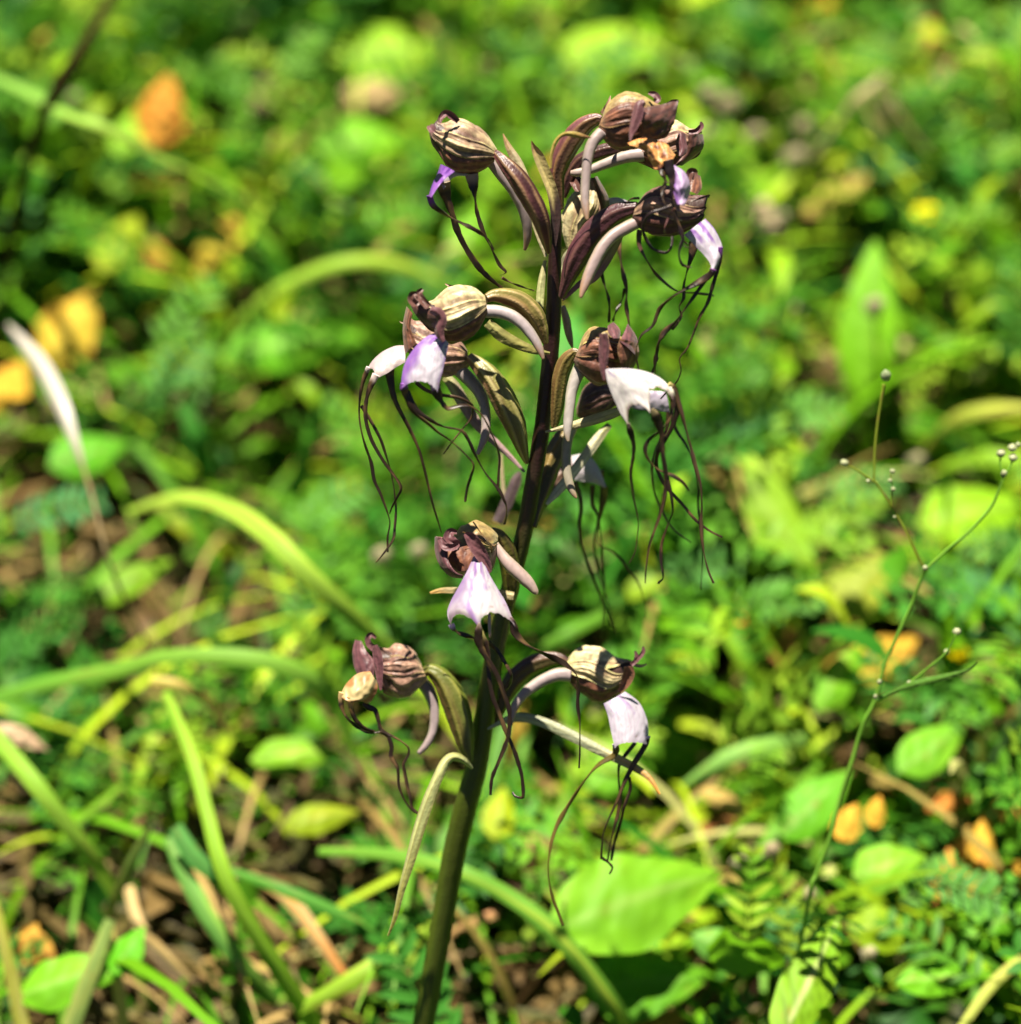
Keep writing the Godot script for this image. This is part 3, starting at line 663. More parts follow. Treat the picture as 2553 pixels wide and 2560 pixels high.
	tail(f, path([1004, 1165, 8, 1030, 1225, 27, 1056, 1295, 23, 1080, 1400, 17, 1085, 1520, 15, 1110, 1680, 14, 1105, 1820, 14, 1070, 2000, 13, 1020, 2140, 12, 975, 2290, 11, 950, 2450, 10, 945, 2570, 8], 22.5, 15), c8(176, 156, 112), 0.08, 0.5)
	tail(f, path([1130, 1000, 20, 1160, 1060, 20, 1168, 1130, 17, 1130, 1265, 15, 1050, 1350, 14, 970, 1420, 13, 945, 1500, 13, 980, 1590, 12, 1060, 1660, 12, 1170, 1705, 12, 1250, 1760, 11, 1297, 1825, 7], 20, 17), c8(240, 232, 206), 0.12, 0.6)
	tail(f, path([1130, 970, 20, 1180, 1020, 20, 1205, 1160, 16, 1150, 1330, 15, 1065, 1470, 14, 1035, 1560, 13, 1040, 1650, 13, 1110, 1790, 12, 1230, 1920, 11, 1340, 2050, 10, 1450, 2140, 9, 1565, 2200, 7], 18, 8), c8(196, 180, 110), 0.08, 0.6)
	tail(f, path([1150, 1000, 16, 1195, 1060, 16, 1250, 1250, 15, 1300, 1430, 14, 1345, 1610, 14, 1388, 1780, 13, 1402, 1940, 12, 1395, 2100, 11, 1410, 2290, 10, 1450, 2460, 10, 1495, 2570, 7], 18, 10), null, 0.1, 0.7, c8(80, 58, 46))
	tail(f, thread([1110, 1700, 1150, 1850, 1165, 1990, 1120, 2120, 1075, 2260, 1075, 2410, 1090, 2520, 1060, 2560, 1052, 2572], 12, 9, 15, 12))

	# --- 11: in front of the stem, below the middle
	f = new_flower(o, "flower in front of the stem with an olive veined hood and broad white lip", 1500.0, 8.0)
	sheet(840, 1220, 3.441)
	ovary(f, path([1500, 1000, 34, 1510, 860, 66, 1500, 700, 80, 1470, 540, 74, 1410, 420, 56, 1340, 370, 36], -6, 0), c8(120, 108, 44), c8(86, 82, 36), c8(70, 54, 34))
	bract(f, path([1530, 930, 36, 1430, 915, 38, 1300, 900, 32, 1120, 885, 30, 960, 880, 26, 880, 885, 20, 810, 903, 10], -2, -3), c8(176, 160, 116), c8(200, 158, 88), 0.2, 0.3)
	spur(f, path([1370, 480, 30, 1430, 580, 46, 1500, 665, 58, 1580, 740, 58, 1660, 820, 50, 1715, 890, 30, 1730, 915, 10], 4, 5), c8(214, 186, 178), c8(206, 178, 140))
	spur(f, path([1320, 1080, 12, 1322, 1200, 15, 1326, 1285, 9], 2, 2), c8(206, 180, 176))
	hood(f, [1395, 400, 1390, 520, 1330, 335, 1370, 660, 1210, 282, 1310, 740, 1090, 330, 1190, 780, 980, 420, 1060, 780, 860, 440, 900, 700], 3, 84, 100, OLIVE, OLIVE, TAN, 0.03, 1.0, 2.0)
	flap(f, path([850, 420, 1, 850, 540, 1, 890, 660, 1, 980, 760, 1, 1090, 780, 1], 12, 15), path([905, 425, 1, 960, 540, 1, 970, 630, 1, 1030, 720, 1, 1100, 750, 1], 14, 16), PLUM, 0.25)
	flap(f, path([940, 540, 1, 960, 640, 1, 1060, 720, 1], 12, 13), path([1190, 480, 1, 1230, 580, 1, 1160, 700, 1], 12, 13), BROWN, 0.1)
	curl(f, path([900, 440, 26, 940, 500, 34, 1000, 510, 30, 1060, 480, 20], 15, 16), PLUM, -0.6)
	curl(f, path([1060, 500, 40, 1000, 470, 52, 970, 420, 44, 990, 375, 30, 1040, 380, 16], 15, 14), PLUM, -0.6)
	curl(f, path([1110, 390, 20, 1160, 430, 50, 1210, 500, 58, 1260, 580, 52, 1305, 660, 36, 1330, 725, 10], 17, 16), PLUM, -0.6, 0.2)
	tail(f, thread([1090, 380, 1200, 420, 1330, 500, 1400, 480], 5, 4, 14, 10), null, 0.1, 0.5, c8(96, 70, 36))
	tail(f, thread([1180, 290, 1250, 390, 1330, 500, 1340, 560], 5, 4, 12, 13), null, 0.1, 0.5, c8(96, 70, 36))
	lip(f, path([1195, 560, 1, 1130, 710, 1, 1055, 850, 1, 985, 980, 1, 958, 1090, 1, 1010, 1225, 1], 16, 19), path([1255, 590, 1, 1320, 740, 1, 1395, 870, 1, 1455, 970, 1, 1500, 1075, 1, 1545, 1200, 1], 16, 20), petal_tint(0.85, 0.6, 0.8, 0.25, c8(216, 210, 214), c8(140, 72, 178), 83.0), 0.24, 0.0005, 0.2, 2.0, 0.85)
	tail(f, path([990, 1170, 20, 1015, 1215, 20, 1070, 1250, 18, 1170, 1285, 17, 1240, 1320, 14], 18, 18), c8(206, 176, 214), 0.3, 0.6)
	tail(f, path([1234, 1160, 8, 1228, 1240, 26, 1230, 1315, 27, 1260, 1400, 22, 1320, 1500, 17, 1390, 1620, 16, 1440, 1760, 15, 1490, 1910, 15, 1492, 2080, 14, 1460, 2210, 13, 1390, 2380, 13, 1342, 2500, 12, 1330, 2640, 8], 22.5, 18), c8(150, 128, 120), 0.07, 0.5)
	tail(f, path([1236, 1180, 8, 1256, 1265, 18, 1290, 1335, 18, 1310, 1440, 16, 1315, 1600, 15, 1345, 1780, 15, 1400, 1930, 14, 1470, 2110, 14, 1530, 2250, 13, 1570, 2370, 13, 1600, 2480, 12, 1612, 2640, 11, 1590, 2665, 9, 1540, 2650, 8, 1520, 2615, 6], 21, 16), c8(180, 168, 100), 0.14, 0.5)
	tail(f, thread([1310, 1325, 1390, 1400, 1460, 1510, 1508, 1610, 1500, 1680, 1460, 1740], 17, 10, 17, 14))
	tail(f, path([1505, 1110, 8, 1525, 1175, 24, 1552, 1258, 28, 1650, 1350, 26, 1790, 1425, 23, 1910, 1480, 22, 2020, 1550, 17, 2070, 1610, 14, 2085, 1720, 13, 2080, 1850, 12, 2098, 2020, 12, 2098, 2220, 11, 2092, 2410, 7], 20, 15), c8(140, 116, 112), 0.06, 0.5)

	# --- 12: bottom left
	f = new_flower(o, "lowest left flower with a shrivelled cream lip and long strap bract", 1900.0, 4.0)
	sheet(820, 1540, 3.45)
	spur(f, path([800, 560, 50, 870, 650, 54, 912, 770, 46, 920, 890, 40, 900, 1010, 36, 850, 1110, 32, 780, 1185, 18], -1, 0), c8(192, 172, 172), c8(188, 164, 160))
	ovary(f, path([1235, 1260, 16, 1200, 1150, 54, 1170, 1000, 86, 1120, 820, 104, 1050, 650, 100, 960, 520, 78, 880, 470, 56, 820, 490, 34], 1, 1), c8(96, 76, 42), c8(96, 104, 40), c8(132, 130, 60))
	hood(f, [800, 400, 860, 560, 740, 300, 760, 650, 640, 252, 660, 715, 530, 240, 550, 720, 430, 255, 470, 650], 2, 58, 96, TAN, TAN, TAN, 0.02)
	flap(f, path([235, 205, 1, 212, 310, 1, 225, 430, 1, 270, 545, 1], 4, 6), path([290, 215, 1, 330, 300, 1, 400, 400, 1, 395, 520, 1], 5, 7), PLUM, 0.2)
	curl(f, path([400, 280, 30, 355, 240, 26, 345, 190, 24, 375, 160, 22, 415, 190, 12], 6, 6), PLUM, -0.6)
	curl(f, path([405, 250, 20, 425, 340, 40, 440, 440, 38, 445, 540, 26, 455, 640, 10], 11, 11), PLUM, 0.4)
	var cream := func(t: float, s: float) -> Color:
		var g := mottle.get_noise_3d(t * 60.0, s * 60.0, 90.0)
		return c8(224, 200, 142).lerp(c8(196, 140, 84), smoothstep(0.0, 0.5, g + 0.3 * t)).lerp(c8(176, 108, 76), 0.6 * smoothstep(0.86, 1.0, s + 0.3 * g))
	obj(f, "lip", between(path([365, 475, 1, 260, 495, 1, 165, 575, 1, 112, 670, 1, 112, 700, 1], 10, 11), path([420, 560, 1, 425, 640, 1, 360, 750, 1, 280, 735, 1, 200, 745, 1], 10, 12), cream, 0.3, 0.0012, 36, 25), M.pale)
	tail(f, path([125, 660, 26, 112, 740, 18, 140, 840, 17, 200, 915, 17, 280, 965, 15, 370, 1005, 14, 450, 1005, 15, 520, 1040, 13], 11, 9), c8(214, 180, 120), 0.16)
	tail(f, path([200, 700, 30, 200, 790, 19, 235, 890, 17, 310, 965, 15, 400, 1000, 13], 12, 10), c8(196, 150, 90), 0.4)
	tail(f, path([300, 755, 16, 360, 790, 22, 410, 820, 16, 435, 900, 15, 455, 975, 16, 510, 1010, 15, 600, 1060, 15, 690, 1130, 14, 692, 1200, 15, 652, 1280, 14, 670, 1390, 13, 690, 1490, 13, 712, 1570, 12, 725, 1650, 11, 790, 1705, 9], 9, 8))
	tail(f, path([520, 1030, 14, 550, 1130, 15, 545, 1210, 14, 600, 1310, 14, 612, 1450, 13, 650, 1570, 13, 720, 1670, 13, 790, 1712, 12, 835, 1725, 11, 815, 1800, 9, 790, 1870, 6], 9, 8))
	sheet(800, 1660, 2.1411)
	bract(f, path([818, 562, 8, 775, 522, 20, 720, 500, 26, 668, 530, 27, 620, 620, 28, 570, 740, 32, 520, 890, 32, 478, 1040, 28, 430, 1210, 20, 395, 1360, 13, 362, 1455, 5], 4, 12, 4), c8(172, 176, 112), c8(132, 128, 44), 0.9, 0.9, 0.5)

	# --- 13: bottom right
	f = new_flower(o, "lowest right flower with a beaked brown hood, white lip and grey-green bract", 1880.0, 2.0)
	sheet(1160, 1540, 3.45)
	bract(f, path([205, 975, 10, 320, 920, 24, 450, 878, 40, 600, 892, 42, 780, 960, 46, 960, 1048, 46, 1150, 1148, 44, 1340, 1240, 38, 1480, 1312, 32, 1600, 1400, 24, 1690, 1535, 8], 2, 9), c8(172, 176, 140), c8(206, 140, 52), 0.35, 0.5)
	ovary(f, path([250, 960, 22, 300, 820, 52, 360, 670, 72, 440, 540, 80, 560, 440, 80, 700, 380, 70, 820, 370, 52, 900, 400, 32], -2, 1), c8(78, 50, 44), c8(78, 72, 36), c8(108, 80, 54))
	spur(f, path([920, 510, 60, 820, 505, 58, 710, 540, 52, 600, 605, 48, 500, 690, 42, 430, 800, 34, 395, 940, 24], 5, 6), c8(202, 182, 180), c8(210, 172, 156))
	hood(f, [905, 350, 865, 475, 975, 285, 930, 610, 1080, 265, 1050, 690, 1210, 285, 1190, 750, 1340, 335, 1320, 700, 1475, 395, 1440, 540], 3, 74, 108, CREAM, CREAM, BROWN, 0.0)
	curl(f, path([1420, 430, 40, 1420, 500, 50, 1390, 580, 40, 1340, 660, 14], 10, 8), BROWN, -0.5)
	curl(f, path([1440, 420, 20, 1500, 370, 18, 1545, 310, 18, 1545, 262, 8], 8, 8), PLUM, -0.5)
	curl(f, path([1480, 400, 22, 1490, 350, 20, 1475, 300, 8], 8, 8), PLUM, -0.5)
	curl(f, path([1470, 420, 14, 1530, 430, 12, 1575, 415, 6], 6, 6), PALE, -0.3)
	lip(f, path([1205, 755, 1, 1245, 870, 1, 1270, 1000, 1, 1306, 1150, 1], 8, 11), path([1390, 650, 1, 1510, 745, 1, 1575, 880, 1, 1592, 1010, 1, 1575, 1115, 1], 6, 9), petal_tint(0.45, 0.05, 0.0, 0.0, c8(216, 208, 220), c8(160, 106, 196), 97.0), 0.24, 0.0004, 0.13, 1.0, 0.7)
	tail(f, path([1300, 1100, 18, 1312, 1150, 24, 1285, 1208, 19, 1170, 1275, 22, 1080, 1370, 17, 960, 1540, 16, 860, 1700, 15, 785, 1850, 15, 735, 2060, 14, 735, 2300, 14, 800, 2520, 13, 855, 2670, 8], 10, 4), c8(206, 190, 204), 0.08, 0.65, c8(92, 78, 32))
	tail(f, path([1480, 1090, 14, 1400, 1190, 14, 1340, 1280, 14, 1335, 1430, 14, 1352, 1560, 14, 1330, 1700, 14, 1290, 1850, 13, 1260, 1990, 12, 1240, 2110, 8], 7, 4), null, 0.1, 0.7)
	tail(f, path([1570, 1040, 30, 1565, 1110, 20, 1480, 1250, 18, 1390, 1420, 17, 1300, 1640, 14, 1210, 1850, 13, 1185, 2060, 13, 1195, 2090, 12, 1240, 2120, 10, 1280, 2170, 8, 1255, 2225, 6], 9, 5), c8(200, 180, 206), 0.06, 0.7)
	tail(f, thread([1425, 1390, 1435, 1490, 1385, 1640, 1345, 1800, 1300, 1960, 1270, 2110], 12, 9, 8, 4))

# ------------------------------------------------------------------ meadow plants

func leaf_tint(body: Color, rib: float, edge: Color, seed_ := 0.0) -> Callable:
	if body.g > body.r:
		body = Color(body.r * 0.98, body.g * 0.9, body.b * 0.55)
	if edge.g > edge.r:
		edge = Color(edge.r * 1.0, edge.g * 0.9, edge.b * 0.55)
	return func(t: float, s: float) -> Color:
		var g := mottle.get_noise_3d(t * 40.0 + seed_, s * 26.0, seed_ * 3.0)
		var c := body.lerp(edge, clampf(smoothstep(0.2, 0.7, g + 0.5 * t), 0.0, 1.0))
		c = c.lerp(c8(196, 210, 130), rib * smoothstep(0.16, 0.03, absf(s)))
		c = c.lerp(body * 0.6, rib * smoothstep(0.75, 1.0, cos(t * 46.0 - absf(s) * 9.0)))
		c = c.lerp(body * 0.7, 0.42 * smoothstep(0.3, 1.0, cos(s * 34.0 + 4.0 * g)))
		c = c.lerp(c8(150, 120, 60), 0.55 * smoothstep(0.42, 0.56, mottle.get_noise_3d(t * 120.0 + seed_, s * 60.0, seed_)))
		return c * (1.0 + 0.3 * g)

# rows of four numbers: x, y, half width and height above the soil in millimetres, on the whole-picture sheet
func blade(called: String, label: String, category: String, group: String, a: Array, body: Color, edge: Color, twist := 0.0, keel := 0.3, mat: Material = null) -> MeshInstance3D:
	var pts := []
	var n := a.size() / 4
	var q := 1.32486                                    # survey units per sheet unit
	for i in n:
		var p := on(a[i * 4] * q, a[i * 4 + 1] * q, (a[i * 4 + 3] + 18.0) * 0.001)
		pts.append(Vector4(p.x, p.y, p.z, a[i * 4 + 2] * 0.72 * q * size_at(depth_of(p))))
	for p in pts:
		clear.append(Vector3(p.x, p.z + 0.008, p.w + 0.006))
	var base := xyz(pts[0])
	for p in pts:
		if p.y < base.y: base = xyz(p)
	for i in n:
		pts[i] -= Vector4(base.x, base.y, base.z, 0)
	var o := obj(self, called, strap(pts, leaf_tint(body, 0.12, edge, a[0] * 0.37), 36, 9, keel, twist, 0.08, (cam_back + Vector3.UP * 0.6).normalized()), mat if mat else M.leaf)
	o.position = base
	tag(o, label, category, group)
	return o

# one leaf: middle, length and width on the whole-picture sheet, turn in the picture plane (degrees), height in millimetres
func leaf(called: String, label: String, category: String, group: String, x: float, y: float, length: float, width: float, turn: float, h: float, body: Color, edge: Color, tilt := 0.5, cup := 0.25, rib := 0.25) -> MeshInstance3D:
	var q := 1.32486
	var at := on(x * q, y * q, (h + (22.0 if called == "fallen_leaf" else 28.0)) * 0.001)
	var px := q * size_at(depth_of(at))
	clear.append(Vector3(at.x, at.z + 0.012, 0.42 * length * px + 0.004))
	if length > 300.0 or (called == "fallen_leaf" and length > 110.0):
		clear.append(Vector3(at.x, at.z + 0.045, 0.4 * length * px))
	var n := (Vector3.UP * (1.0 - tilt) + cam_back * tilt + cam_right * 0.2 * sin(x * 1.7 + y)).normalized()
	var ragged := 0.4 if called == "fallen_leaf" else 0.15
	if called == "fallen_leaf":
		body = body.lerp(c8(196, 172, 96), 0.28)
		edge = edge.lerp(c8(170, 140, 84), 0.28)
	var d := cam_right * cos(deg_to_rad(turn)) + cam_up * sin(deg_to_rad(turn))
	d = (d - n * d.dot(n)).normalized()
	var pts := []
	for i in 9:
		var t := i / 8.0
		var p := d * ((t - 0.5) * length * px) - n * (0.22 * length * px * pow(t - 0.35, 2.0) * 1.6)
		pts.append(Vector4(p.x, p.y, p.z, width * 0.5 * px * pow(sin(PI * clampf(pow(t, 0.70), 0.0, 1.0)), 0.95) * (1.0 + ragged * mottle.get_noise_2d(t * 160.0, x * 3.0 + y)) + 0.0001))
	var o := obj(self, called, strap(pts, leaf_tint(body, rib, edge, x * 0.31), 24, 11, cup, 0.0, 0.14 if ragged < 0.3 else 0.6, n), M.dry if called == "fallen_leaf" else M.leaf)
	o.position = at
	tag(o, label, category, group)
	return o

func gr(k: float) -> Color:                             # fresh greens from bluish to yellow
	return c8(40, 98, 20).lerp(c8(94, 148, 14), smoothstep(0.0, 0.5, k)).lerp(c8(168, 192, 38), smoothstep(0.5, 1.0, k))

func thinner(p: Array) -> Array:
	var out := []
	for v in p:
		out.append(Vector4(v.x, v.y, v.z, v.w * 0.78))
	return out

func build_weed() -> void:
	var was := orchid_base
	orchid_base = Vector3.ZERO
	sheet(1650, 850, 2.134)
	plane_d = 0.53
	var low := mm(745, 3180, -16.0)
	var base := Vector3(low.x - 0.004, hill(low.x - 0.004, low.z - 0.012), low.z - 0.012)
	var w := node_at(self, "budding_weed", base)
	tag(w, "thin forked weed stalk with tiny round whitish buds right of the orchid", "weed")
	orchid_base = base
	var green := func(t: float, ang: float) -> Color:
		return c8(112, 160, 54) * (1.0 + 0.5 * mottle.get_noise_2d(t * 300.0, ang * 20.0))
	var yellowish := func(t: float, ang: float) -> Color:
		return c8(124, 138, 44).lerp(c8(134, 96, 62), 0.6 * smoothstep(0.0, 0.5, mottle.get_noise_2d(t * 120.0, 4.0))) * (1.0 + 0.4 * mottle.get_noise_2d(t * 300.0, ang * 20.0))
	var main := path([780, 3060, 15, 830, 2860, 15, 900, 2680, 15, 960, 2450, 15, 1030, 2230, 15, 1080, 2060, 14, 1150, 1915, 14, 1200, 1730, 13, 1270, 1570, 13, 1335, 1430, 12, 1380, 1310, 12, 1418, 1225, 14], -14, 0)
	main.push_front(Vector4(0, 0, 0, 16 * unit()))
	obj(w, "stalk", tube(thinner(main), green, 70, 8), M.leaf)
	obj(w, "branch", tube(thinner(path([1412, 1230, 12, 1520, 1130, 11, 1650, 1020, 10, 1760, 900, 10, 1805, 810, 9, 1835, 730, 7], 0, 4)), green, 30, 8), M.leaf)
	obj(w, "branch", tube(thinner(path([1425, 1230, 14, 1390, 1180, 11, 1340, 1075, 10, 1260, 930, 9, 1200, 830, 9, 1150, 755, 9], 0, 3)), yellowish, 30, 8), M.leaf)
	obj(w, "branch", tube(thinner(path([1145, 765, 8, 1146, 600, 8, 1160, 450, 8, 1180, 320, 8, 1195, 235, 12], 3, 4)), yellowish, 26, 8), M.leaf)
	obj(w, "branch", tube(thinner(path([1145, 755, 7, 1060, 700, 7, 990, 660, 8], 3, 4)), yellowish, 16, 8), M.leaf)
	obj(w, "branch", tube(thinner(path([1240, 890, 5, 1236, 830, 5, 1240, 770, 4, 1232, 720, 3], 3, 4)), yellowish, 14, 6), M.leaf)
	obj(w, "branch", tube(thinner(path([1830, 720, 6, 1815, 660, 6, 1820, 610, 8], 4, 4)), green, 12, 6), M.leaf)
	obj(w, "branch", tube(thinner(path([1840, 720, 6, 1870, 670, 6, 1885, 630, 8], 4, 4)), green, 12, 6), M.leaf)
	obj(w, "branch", tube(thinner(path([1160, 1930, 8, 1330, 1828, 8, 1430, 1750, 8, 1530, 1665, 7, 1580, 1570, 6], 0, 6)), green, 24, 6), M.leaf)
	var buds := [1207, 190, 32, 42, 985, 656, 27, 24, 1244, 796, 15, 15, 1228, 750, 14, 14, 1240, 700, 18, 17, 1110, 751, 13, 10, 1252, 944, 10, 9, 1836, 714, 20, 28, 1884, 630, 29, 26, 1820, 606, 29, 26, 1880, 578, 30, 28, 1912, 560, 18, 18, 1584, 1556, 27, 25, 1530, 1664, 20, 20, 1330, 1828, 16, 14, 1172, 1824, 16, 18, 1150, 1904, 14, 20, 1415, 1215, 18, 18]
	for i in buds.size() / 4:
		var r := Vector3(buds[i * 4 + 2], buds[i * 4 + 3], buds[i * 4 + 2]) * unit()
		obj(w, "bud", ball(mm(buds[i * 4], buds[i * 4 + 1], 4.0), r * 0.8, c8(196, 202, 150) if i != 0 else c8(176, 192, 140), 0.25), M.pale)
	bract(w, path([1150, 1925, 8, 1260, 1872, 13, 1380, 1830, 20, 1520, 1798, 17, 1640, 1762, 9, 1695, 1720, 3], 2, 10), c8(84, 132, 34), c8(98, 142, 40), 0.3, 0.1)
	w.get_child(w.get_child_count() - 1).name = "leaf"
	orchid_base = was

func build_flower_head(label: String, x: float, y: float, h: float, r: float, col: Color) -> void:
	var q := 1.32486
	var at := on(x * q, y * q, (h + 16.0) * 0.001)
	var ground_at := Vector3(at.x, hill(at.x, at.z), at.z)
	var o := node_at(self, "yellow_flower", ground_at)
	tag(o, label, "flower", "yellow flowers in the meadow")
	var top := at - ground_at
	var rr := r * q * size_at(depth_of(at))
	var p := [Vector4(0, 0, 0, 0.0006), Vector4(top.x + 0.002, top.y * 0.5, top.z, 0.0005), Vector4(top.x, top.y, top.z, 0.0006)]
	obj(o, "stalk", tube(p, func(_t: float, _a: float) -> Color: return c8(84, 124, 40), 12, 6), M.leaf)
	for i in 6:
		var a := TAU * i / 6.0
		var d := (Vector3(cos(a), 0.25, sin(a))).normalized()
		var pts := []
		for k in 6:
			var t := k / 5.0
			var v := top + d * (t * rr * 1.05) + Vector3.UP * (rr * 0.3 * t * t)
			pts.append(Vector4(v.x, v.y, v.z, rr * 0.62 * pow(sin(PI * clampf(0.1 + 0.8 * t, 0, 1)), 0.6)))
		obj(o, "petal", strap(pts, func(_t: float, _s: float) -> Color: return col, 10, 7, -0.3, 0.0, 0.0, (d.cross(Vector3.UP).cross(d)).normalized() * -1.0 + cam_back * 0.01), M.leaf)
	obj(o, "flower_centre", ball(top + Vector3.UP * rr * 0.15, Vector3.ONE * rr * 0.35, c8(240, 214, 10), 0.3), M.leaf)

func sprig(label: String, x: float, y: float, h: float, length: float, turn: float, pairs: int, col: Color) -> void:
	var q := 1.32486
	var at := on(x * q, y * q, (h + 26.0) * 0.001)
	var px := q * size_at(depth_of(at))
	var n := (Vector3.UP * 0.6 + cam_back * 0.5).normalized()
	var d := cam_right * cos(deg_to_rad(turn)) + cam_up * sin(deg_to_rad(turn))
	d = (d - n * d.dot(n)).normalized()
	var side := n.cross(d).normalized()
	var o := node_at(self, "vetch_leaf", at)
	tag(o, label, "plant", "vetch leaves among the grass")
	var ln := length * px
	var axis := []
	for i in 5:
		var t := i / 4.0
		var p := d * ((t - 0.5) * ln) - n * (0.25 * ln * pow(t - 0.4, 2.0))
		axis.append(Vector4(p.x, p.y, p.z, 0.00035))
	obj(o, "stalk", tube(axis, func(_t: float, _a: float) -> Color: return c8(84, 120, 50), 14, 6), M.leaf)
	for i in pairs:
		var t := (i + 0.6) / (pairs + 0.4)
		for s in [-1.0, 1.0]:
			var root := xyz(along(axis, t))
			var ll := ln * 0.24 * sin(PI * (0.18 + 0.72 * t)) + 0.0012
			var dd: Vector3 = (side * s * 0.9 + d * 0.45 + n * rng.randf_range(0.0, 0.5)).normalized()
			var pts := []
			for k in 5:
				var u := k / 4.0
				var v: Vector3 = root + dd * (u * ll) - n * (0.15 * ll * u * u)
				pts.append(Vector4(v.x, v.y, v.z, ll * 0.17 * pow(sin(PI * clampf(0.06 + 0.92 * u, 0, 1)), 0.6)))
			var cc := col * rng.randf_range(0.8, 1.2)
			obj(o, "leaflet", strap(pts, func(_t: float, _s: float) -> Color: return cc, 6, 5, 0.2, 0.0, 0.0, n), M.leaf)

func seed_head(label: String, x: float, y: float, h: float, r: float, col: Color) -> void:
	var q := 1.32486
	var at := on(x * q, y * q, (h + 16.0) * 0.001)
	var foot := Vector3(at.x + 0.004, hill(at.x, at.z), at.z)
	var o := node_at(self, "seed_head", foot)
	tag(o, label, "seed head", "pale seed heads in the meadow")
	var top := at - foot
	var rr := r * q * size_at(depth_of(at))
	obj(o, "stalk", tube([Vector4(0, 0, 0, 0.0004), Vector4(top.x * 0.3, top.y * 0.6, top.z * 0.3, 0.0004), Vector4(top.x, top.y, top.z, 0.0004)], func(_t: float, _a: float) -> Color: return c8(120, 128, 66), 10, 6), M.leaf)
	obj(o, "bud", ball(top, Vector3(rr, rr * 1.15, rr), col, 0.5), M.pale)

